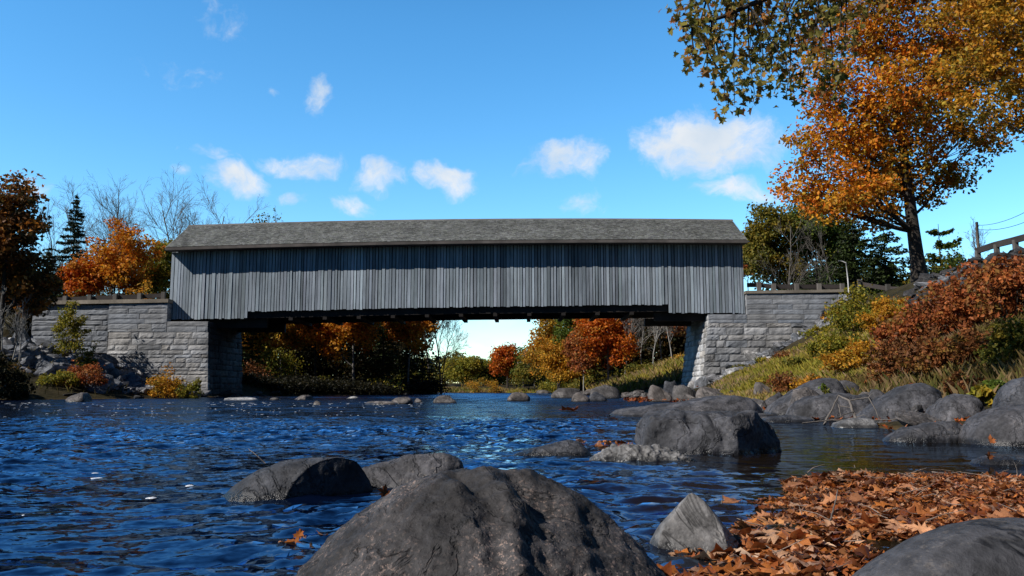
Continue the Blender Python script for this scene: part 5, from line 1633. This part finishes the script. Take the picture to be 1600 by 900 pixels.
for i, (l, r, top, wy, mat, lab) in enumerate([
    (676, 716, 617.5, 629.5, 'rock_far', "isolated round boulder in mid river below the bare trees"),
    (786, 828, 612.5, 626.5, 'rock_far', "isolated boulder in mid river below the gap under the bridge"),
    (612, 648, 620, 631, 'rock_far', "small peaked stone standing on the flat ledge in mid river"),
    (568, 632, 626.5, 632, 'rock_far', "long thin flat ledge in mid river left of the peaked stone"),
    (646, 664, 622, 629, 'rock_far', "small dark stone right of the peaked stone"),
    (100, 146, 613, 628, 'rock_far', "smooth pale boulder at the waterline of the left bank"),
    (345, 402, 620.5, 625.5, 'riprap_pale', "low white ledge at the foot of the left abutment"),
    (458, 492, 617, 624.5, 'rock_far', "small grey rocks at the waterline of the wooded bank"),
    (538, 560, 619, 622.5, 'riprap_pale', "little white stone at the waterline under the orange tree"),
    (487, 503, 626, 632.5, 'rock_far', "tiny stone with white water in the river under the left half of the bridge"),
    (862, 914, 606, 622, 'rock_far', "flat grey boulder with dark right side on the far right shore"),
    (893, 922, 613, 627.5, 'rock_far', "rounded grey boulder left of the blackest shore stone"),
    (917, 950, 612.5, 627, 'rock', "black shaded stone at the tip of the right shore"),
    (919, 972, 600.5, 615, 'rock_far', "big pale flat topped boulder on the right shore under the red orange maple"),
    (940, 980, 610, 618, 'rock_far', "low pale slab in front of the big flat topped shore boulder"),
    (1012, 1050, 601, 618, 'rock_far', "brown grey boulder on the right shore left of the domed one"),
    (1036, 1062, 594, 614, 'rock', "dark boulder behind the brown grey shore boulder"),
    (1050, 1088, 601, 617.5, 'rock_far', "domed brown boulder on the right shore near the abutment foot"),
    (1066, 1094, 594.5, 607, 'riprap_pale', "pale round stone at the foot of the right abutment"),
    (1086, 1130, 604, 622, 'rock_far', "grey brown boulder right of the domed brown one"),
    (985, 1014, 610, 618, 'rock_far', "flat stone beside the leaf litter on the right shore"),
    (1128, 1175, 600, 618, 'rock_far', "pale rocks below the grass right of the abutment"),
    (1168, 1212, 597, 622, 'rock_far', "grey boulder left of the tilted dark slab"),
    (1192, 1238, 612, 634, 'rock', "dark rounded boulder wedged under the tilted dark slab"),
    (1300, 1345, 594, 622, 'rock', "dark boulder in shade under the gold brown bush"),
    (1352, 1392, 608, 636, 'rock', "grey boulder between the broad slab and the streaked boulder"),
    (422, 440, 621, 625, 'rock_far', "tiny flat stone at the edge of the wooded bank"),
    (808, 836, 607.5, 613.5, 'rock_far', "far grey stone near the bend of the river"),
    (838, 864, 609, 615, 'rock_far', "far stone at the start of the right shore")]):
    zg = 0.0
    Y = 580.0 / (wy - HOR)
    kw = dict(sub=3)
    if l > 1000 or lab.startswith("big pale flat"):
        Y = {1012: 33, 1036: 38, 1050: 34, 1066: 52, 1086: 30, 1128: 34, 1168: 26, 1192: 19, 1300: 18, 1352: 12.6, 919: 46}.get(l, Y)
        zg = max(0.0, gz(P((l + r) / 2, wy, Y)[0], Y) - .05)
    rock_px(l, r, top, wy, lab, 330 + i, mat, depth=.8, Y=Y, zg=zg, **kw)

# ---- riprap: a few stone shapes, many stones
RIP = [rock_shape(400 + i, 2, 12, .6, .05, (.45, .8)) for i in range(9)]
RIPD = {}
for mk in ('riprap', 'riprap_pale', 'riprap_dark', 'rock_far'):
    RIPD[mk] = [mesh_data("stone_shape", V / np.abs(V).max(0), [F], None, False, M[mk]) for V, F in RIP]
def scatter_rocks(spots, label, group, cat="stone", name="riprap_stone", mats=('riprap',), seed=1, flat=.5, sz=(.25, .6), tilt=.45):
    rng = np.random.default_rng(seed)
    for (x, y, *zz) in spots:
        mk = mats[rng.integers(0, len(mats))]
        o = bpy.data.objects.new(name, RIPD[mk][rng.integers(0, 9)])
        COL.objects.link(o)
        s = rng.uniform(*sz) * (1.5 if rng.random() < .12 else 1)
        o.scale = (s * rng.uniform(.8, 1.5), s * rng.uniform(.7, 1.1), s * flat * rng.uniform(.6, 1.3))
        o.rotation_euler = (rng.normal() * tilt, rng.normal() * tilt, rng.uniform(0, 2 * PI))
        o.location = (x, y, (zz[0] if zz else gz(x, y)) + s * flat * .25)
        tag(o, label if mk not in ('riprap_pale',) else label.replace("grey", "white"), cat, group)
scatter_rocks(spots_px([(0, 525), (60, 520), (165, 522), (250, 575), (322, 612), (322, 622), (150, 612), (60, 590), (0, 560)], (39, 56.5), 165, 1), "grey angular riprap stone heaped below the left stone wall", "riprap stones below the left wall", mats=('riprap', 'riprap', 'riprap', 'riprap', 'riprap', 'riprap_pale'), seed=2, sz=(.3, .7))
scatter_rocks(spots_px([(1092, 606), (1130, 574), (1165, 552), (1225, 520), (1285, 480), (1335, 450), (1355, 480), (1300, 525), (1230, 562), (1160, 590), (1112, 612)], (44, 56.6), 135, 3), "grey angular riprap stone heaped against the right stone wall", "riprap stones against the right wall", mats=('riprap', 'riprap', 'riprap', 'riprap_pale'), seed=4, sz=(.24, .55))
scatter_rocks(spots_px([(1405, 470), (1440, 430), (1520, 380), (1660, 320), (1660, 450), (1400, 490)], (27, 54), 295, 5), "dark flat block paving the stone embankment at the upper right", "dark blocks of the upper right embankment", name="slope_block", mats=('riprap_dark', 'riprap_dark', 'riprap'), seed=6, flat=.5, sz=(.18, .4), tilt=.35)
def rubble(name, label, spots, sz, mat, seed):
    rng = np.random.default_rng(seed)
    mb = MB()
    for (x, y) in spots:
        V, F = RIP[rng.integers(0, 9)]
        s_ = rng.uniform(*sz)
        W_ = (V * np.array([s_ * rng.uniform(.8, 1.5), s_, s_ * .6])) @ rot3(rng, .4).T + np.array([x, y, gz(x, y) + s_ * .2])
        mb.add(W_, F)
    tag(mb.build(name, M[mat]), label, "rubble", None, "stuff")
def rot3(rng, amt):
    from mathutils import Euler
    return np.array(Euler((rng.normal() * amt, rng.normal() * amt, rng.uniform(0, 2 * PI))).to_matrix())
rubble("stone_rubble", "small broken stones filling between the riprap below the left wall", spots_px([(0, 525), (60, 520), (165, 522), (250, 575), (322, 612), (322, 622), (150, 612), (60, 590), (0, 560)], (39, 56.5), 420, 11), (.1, .28), 'riprap', 12)
rubble("stone_rubble", "small broken stones filling between the riprap against the right wall", spots_px([(1092, 606), (1130, 574), (1165, 552), (1225, 520), (1285, 480), (1335, 450), (1355, 480), (1300, 525), (1230, 562), (1160, 590), (1112, 612)], (44, 56.6), 380, 13), (.08, .22), 'riprap', 14)
rng = np.random.default_rng(77)
sp_ = []
for k in range(70):
    y = rng.uniform(9, 60)
    sp_.append((np.interp(y, BR[:, 1], BR[:, 0]) + rng.uniform(-.9, 1.6), y))
scatter_rocks(sp_, "grey shore stone among the boulders along the right bank", "small stones along the right shore", name="shore_stone", mats=('rock_far',), seed=8, flat=.6, sz=(.15, .4), tilt=.25)
sp_ = []
for k in range(50):
    y = rng.uniform(64, 130)
    sp_.append((np.interp(y, BR[:, 1], BR[:, 0]) + rng.uniform(-1.2, 1.0), y))
scatter_rocks(sp_, "grey stone on the right shore beyond the bridge", "small stones on the right shore beyond the bridge", name="shore_stone", mats=('rock_far',), seed=9, flat=.55, sz=(.25, .6), tilt=.25)
sp_ = []
for k in range(40):
    t = rng.uniform(38, 94)
    sp_.append((np.interp(t, BL[3:11, 1], BL[3:11, 0]) + rng.uniform(-.5, .7), t))
scatter_rocks(sp_, "dark grey stone at the waterline of the left bank", "small stones along the left waterline", name="shore_stone", mats=('riprap_dark',), seed=10, flat=.55, sz=(.2, .5), tilt=.25)

# ------------------------------------------------------------------ driftwood
def tubes(name, paths, mat, label, cat, origin):
    o0 = np.array(origin)
    mb = MB()
    for pts_, r0, r1 in paths:
        p = np.array([P(*q) for q in pts_]) - o0
        t = np.linspace(0, len(p) - 1, len(p) * 4)
        pp_ = np.column_stack([np.interp(t, range(len(p)), p[:, j]) for j in range(3)])
        pp_ += RNG.normal(size=pp_.shape) * r0 * .25
        mb.tube(pp_, np.linspace(r0, r1, len(pp_)), 6)
    o = mb.build(name, M[mat], None, True)
    o.location = o0
    tag(o, label, cat)
    return o
tubes("driftwood", [
    ([(1288, 664, 10.3), (1296, 648, 10.35), (1310, 618, 10.5)], 0.0174, 0.0093),
    ([(1310, 618, 10.5), (1327, 626, 10.4), (1334, 645, 10.35), (1341, 668, 10.2)], 0.0099, 0.0248),
    ([(1327, 626, 10.4), (1344, 623, 10.4), (1357, 621, 10.35), (1363, 615, 10.4)], 0.0087, 0.0043),
    ([(1357, 621, 10.35), (1368, 640, 10.3), (1375, 662, 10.2)], 0.0074, 0.0050),
    ([(1312, 634, 10.45), (1330, 637, 10.4)], 0.0074, 0.0050),
    ([(1310, 632, 10.4), (1314, 652, 10.3)], 0.0074, 0.0043),
    ([(1334, 643, 10.35), (1318, 648, 10.2), (1308, 653, 10.15)], 0.0068, 0.0037),
    ([(1338, 652, 10.3), (1350, 648, 10.2), (1360, 655, 10.2)], 0.0050, 0.0025),
    ([(1336, 648, 10.3), (1348, 640, 10.35)], 0.0043, 0.0019),
    ([(1253, 661, 10.2), (1275, 659, 10.25), (1300, 656, 10.3), (1340, 658, 10.25)], 0.0087, 0.0074),
    ([(1340, 658, 10.25), (1390, 656, 10.2), (1430, 653, 10.1), (1447, 652, 10.1), (1458, 663, 10.0)], 0.0081, 0.0043)],
    'drift', "bleached forked driftwood branch lying at the right shore", "driftwood", P(1330, 665, 10.3))
tubes("twig", [([(415, 724, 3.45), (402, 712, 3.45), (388, 701, 3.5)], .0022, .0012)], 'drift', "thin bare twig sticking up from the smooth left boulder", "twig", P(415, 724, 3.45))

# ------------------------------------------------------------------ fallen leaves
OAK = np.array([(0, -.62), (.03, -.5), (.16, -.4), (.12, -.28), (.27, -.2), (.17, -.06), (.34, .1), (.2, .18), (.27, .36), (.12, .38), (0, .56), (-.12, .38), (-.27, .36), (-.2, .18), (-.34, .1), (-.17, -.06), (-.27, -.2), (-.12, -.28), (-.16, -.4), (-.03, -.5)])
MAP2 = np.array([(.0, -.7), (.015, -.42), (.2, -.46), (.3, -.3), (.5, -.28), (.36, -.12), (.62, .08), (.42, .1), (.4, .24), (.2, .14), (.24, .42), (.12, .38), (0, .68), (-.12, .38), (-.24, .42), (-.2, .14), (-.4, .24), (-.42, .1), (-.62, .08), (-.36, -.12), (-.5, -.28), (-.3, -.3), (-.2, -.46), (-.015, -.42)])
def leaf_shape(k, rng):
    out = OAK if k % 3 == 0 else MAP2
    out = out * (1 + rng.normal(0, .10, out.shape)) * np.array([rng.uniform(.6, 1.1), rng.uniform(.8, 1.2)])
    R_ = np.concatenate([out, out * .5, [[0, 0]]])
    m = len(out)
    cx, cy, cr = rng.uniform(-.6, .6), rng.uniform(-.5, .8), rng.uniform(.05, .35)
    z = cx * R_[:, 0] ** 2 + cy * (R_[:, 1]) ** 2 * .6 + cr * np.abs(R_[:, 0]) + .15 * fbm(np.column_stack([R_ * 3.2, np.full(len(R_), k * 3.7)]), 2, k)
    V = np.column_stack([R_, z - z.mean()])
    i = np.arange(m); j = (i + 1) % m
    F4 = np.stack([i, j, j + m, i + m], 1)
    F3 = np.stack([i + m, j + m, np.full(m, 2 * m)], 1)
    return V, F4, F3
rng = np.random.default_rng(500)
LS = [leaf_shape(k, rng) for k in range(14)]
LCOL = [(.46, .165, .05), (.58, .27, .13), (.32, .095, .028), (.62, .37, .22), (.17, .055, .018), (.52, .18, .04), (.52, .22, .08)]
LMESH = []
for k, (V, F4, F3) in enumerate(LS):
    c = np.array(LCOL[k % len(LCOL)])
    LMESH.append(mesh_data("leaf_shape", V, [F4, F3], np.broadcast_to(c, V.shape), True, M['fallen']))
DRIFT = np.array([PW(a, b)[:2] for a, b in [(1015, 905), (1095, 862), (1140, 828), (1180, 792), (1262, 762), (1300, 744), (1390, 744), (1480, 748), (1620, 748), (1700, 756), (1700, 850), (1460, 838), (1400, 868), (1335, 905), (1200, 960), (1030, 960)]])
def drift_pts(n, rng):
    out = []
    lo, hi = DRIFT.min(0), DRIFT.max(0)
    while len(out) < n:
        q = rng.uniform(lo, hi, (n * 2, 2))
        # ragged outline
        qq = q + .12 * np.column_stack([vnoise(np.column_stack([q * 4, 0 * q[:, 0]]), 61), vnoise(np.column_stack([q * 4, 0 * q[:, 0]]), 62)])
        out += list(q[inside(qq, DRIFT)])
    return np.array(out[:n])
def pile(q):
    c = PW(1335, 768)[:2]
    d = (q - c) / np.array([.36, .30])
    return .055 * np.exp(-(d ** 2).sum(1)) + .012 * (1 + vnoise(np.column_stack([q * 5, 0 * q[:, 0]]), 63)) + .004
rng = np.random.default_rng(501)
q = drift_pts(8000, rng)
hgt = pile(q)
order = np.argsort(q[:, 1] + rng.normal(0, .8, len(q)))
near, rest = order[:285], order[285:]
VV, F4s, F3s, CC, n0 = [], [], [], [], 0
def rot3(rng, amt):
    from mathutils import Euler
    return np.array(Euler((rng.normal() * amt, rng.normal() * amt, rng.uniform(0, 2 * PI))).to_matrix())
for i in rest:
    V, F4, F3 = LS[rng.integers(0, 14)]
    s = rng.uniform(.04, .085)
    W_ = (V * s * np.array([rng.uniform(.6, 1.1), 1, 1])) @ rot3(rng, .15).T + np.array([q[i, 0], q[i, 1], hgt[i] * rng.uniform(.2, 1)])
    VV.append(W_); F4s.append(F4 + n0); F3s.append(F3 + n0); n0 += len(V)
    CC.append(np.broadcast_to(np.array(LCOL[rng.integers(0, 7)]) * rng.uniform(.35, 1.35), V.shape))
o = mesh_obj("leaf_litter", np.concatenate(VV), [np.concatenate(F4s), np.concatenate(F3s)], M['fallen'], None, np.concatenate(CC), True)
tag(o, "mat of wet brown leaves floating in the lower right shallows", "leaf litter", None, "stuff")
def fallen(x, y, z, s, rng, label, group=None, tilt=.4, k=None, cat="leaf"):
    k = rng.integers(0, 14) if k is None else k
    o = bpy.data.objects.new("fallen_leaf", LMESH[k])
    COL.objects.link(o)
    o.location = (x, y, z); o.scale = (s, s, s)
    o.rotation_euler = (rng.normal() * tilt, rng.normal() * tilt, rng.uniform(0, 2 * PI))
    tag(o, label, cat, group)
    return o
for i in near:
    curl = hgt[i] > .035
    fallen(q[i, 0], q[i, 1], hgt[i] + .012 + (.02 if curl else 0), (rng.uniform(.045, .08) if rng.random() < .8 else .1), rng, "dry brown fallen leaf in the drift in the lower right shallows", "fallen leaves floating in the lower right drift", .42 if curl else .2)
x, y, z = PW(1270, 850, .02)
o = fallen(x, y, .022, .12, rng, "large pale tan leaf lying on the drift right of the pointed stone", None, .12, 1)
o.rotation_euler = (.15, -.1, 1.2)
mt = mesh_data("leaf_shape", LS[1][0], [LS[1][1], LS[1][2]], np.broadcast_to(np.array([.55, .42, .28]), LS[1][0].shape), True, M['fallen']); o.data = mt
x, y, z = PW(1095, 880, .01)
o = fallen(x, y, .012, .16, rng, "long pale leaf floating in front of the pointed stone", None, .1, 3); o.rotation_euler = (.1, .1, 1.6); o.data = mt
for (px, py, n, s, lab, grp, sx) in [(470, 872, 9, .036, "orange brown leaf floating at the left foot of the foreground boulder", "leaves at the left foot of the foreground boulder", .06),
                            (965, 703, 26, .065, "red brown leaf trapped between the two low rocks in mid stream", "leaves trapped between the low mid stream rocks", .22)]:
    for k in range(n):
        x, y, z = PW(px, py)
        fallen(x + rng.normal() * sx, y + abs(rng.normal()) * .12, .015 + rng.uniform(0, .045), s * rng.uniform(.7, 1.3), rng, lab, grp, .25)
x, y, z = P(1525, 713, 5.3); o = fallen(x, 5.15, .05, .055, rng, "upright red leaf on the thin flat rock at the right edge", None, .1, 4); o.rotation_euler = (1.3, .2, .2)
x, y, z = P(607, 764, 3.2); o = fallen(x, 3.1, z, .05, rng, "small red leaf stuck behind the shoulder of the foreground boulder", None, .1, 4); o.rotation_euler = (1.2, .3, .5)
x, y, z = P(1543, 686, 6.6); o = fallen(x, 6.55, max(z, .05), .06, rng, "brown leaf at the waterline of the large right edge boulder", None, .1, 2); o.rotation_euler = (1.1, .2, .1)
x, y, z = P(888, 640, 18); o = fallen(x, 18, .05, .35, rng, "raft of brown debris drifting in mid river", None, .1, 2, "debris")
def litter(name, label, spots, s, seed, zoff=.03, tilt=.4):
    rng = np.random.default_rng(seed)
    VV, F4s, F3s, CC, n0 = [], [], [], [], 0
    for (x, y) in spots:
        V, F4, F3 = LS[rng.integers(0, 14)]
        W_ = (V * s * rng.uniform(.6, 1.3)) @ rot3(rng, tilt).T + np.array([x, y, max(0, gz(x, y)) + zoff * rng.uniform(.5, 2)])
        VV.append(W_); F4s.append(F4 + n0); F3s.append(F3 + n0); n0 += len(V)
        CC.append(np.broadcast_to(np.array(LCOL[rng.integers(0, 7)]) * np.array([1.1, .8, .6]) * rng.uniform(.5, 1.3), V.shape))
    o = mesh_obj(name, np.concatenate(VV), [np.concatenate(F4s), np.concatenate(F3s)], M['fallen'], None, np.concatenate(CC), True)
    tag(o, label, "leaf litter", None, "stuff")
sp_ = []
while len(sp_) < 420:
    px, Y = rng.uniform(975, 1110), rng.normal(37, 3.0)
    sp_.append((P(px, 620, Y)[0], Y))
litter("leaf_litter", "strip of red brown leaves washed up on the right shore", sp_, .17, 510, .05)
sp_ = []
for k in range(420):
    y = rng.uniform(7.5, 20)
    sp_.append((np.interp(y, BR[:, 1], BR[:, 0]) + rng.uniform(-.2, 2.2), y))
litter("leaf_litter", "brown leaves caught among the right shore boulders", sp_, .09, 511, .04)
rng = np.random.default_rng(503)
mb = MB()
for (x, y) in drift_pts(70, rng):
    a, L = rng.uniform(0, 2 * PI), rng.uniform(.03, .14)
    z0 = float(pile(np.array([[x, y]]))[0]) + .02
    d = np.array([math.cos(a), math.sin(a), rng.uniform(-.1, .45)]) * L
    p = np.array([x, y, z0])
    mb.tube([p, p + d * .5 + rng.normal(size=3) * L * .06, p + d], [.0016, .0013, .0008], 4, np.ones(3), cap=False)
tag(mb.build("leaf_stalks", M['pole']), "thin loose stalks and twiglets strewn through the leaf drift", "leaf stalks", None, "stuff")
# stems standing out of the drift
for (a, b, lab) in (((1296, 818, 2.75), (1309, 765, 2.8), "long pale leaf stalk standing in the leaf drift"), ((1590, 742, 4.2), (1585, 722, 4.2), "short red twig at the far right of the leaf drift"), ((1127, 790, 3.2), (1129, 772, 3.2), "thin red stem rising from the water by the pointed stone")):
    tubes("twig", [([a, tuple((np.array(a) + np.array(b)) / 2 + np.array([1, 0, 0])), b], .003, .0018)], 'drift', lab, "twig", P(*a))

# ------------------------------------------------------------------ foam and painted glints
rng = np.random.default_rng(600)
mb = MB()
def fleck(px, py, wpx, flat=.45):
    x, y, z = PW(px, py, .012)
    r = wpx * .5 / F_PX * y
    k = 12
    th = np.arange(k) * 2 * PI / k
    rr = r * (1 + rng.normal(0, .22, k))
    c = np.column_stack([x + rr * np.cos(th), y + rr * np.sin(th) * (1.6 if y < 8 else 2.6), np.full(k, .006)])
    top = np.column_stack([x + .6 * rr * np.cos(th), y + .6 * rr * np.sin(th) * 1.6, np.full(k, .009 + .004 * min(1, r * 3))])
    V = np.concatenate([c, top])
    i = np.arange(k); j = (i + 1) % k
    mb.add(V, np.stack([i, j, j + k, i + k], 1))
    mb.F.setdefault(k, []).append((i + k)[None] + mb.n - 2 * k)
for (px, py, w) in [(168, 719, 12), (148, 738, 11), (150, 746, 16), (52, 698, 10), (14, 747, 6), (235, 776, 13), (296, 757, 12), (204, 745, 7), (403, 690, 12), (383, 673, 9), (506, 688, 9), (297, 824, 10), (313, 824, 8), (52, 735, 8), (258, 748, 5), (142, 683, 9), (455, 679, 8), (37, 803, 4), (60, 700, 7), (10, 686, 7), (540, 668, 10), (545, 676, 8), (494, 681, 7), (850, 697, 8)]:
    fleck(px, py, w)
for k in range(230):  # small white flecks: sun glints painted onto the water
    px = rng.uniform(0, 660); py = 628 + rng.exponential(14)
    if py < 720: fleck(px, py, rng.uniform(.8, 3.4))
for k in range(40):
    c = rng.choice([30, 45, 380, 400, 500, 370])
    fleck(c + rng.normal() * 22, 631 + rng.normal() * 1.6, rng.uniform(1.5, 5))
foam = mb.build("foam_and_glints", M['foam'])
tag(foam, "white foam flecks, broken water and painted sun glints scattered over the river", "foam", None, "stuff")
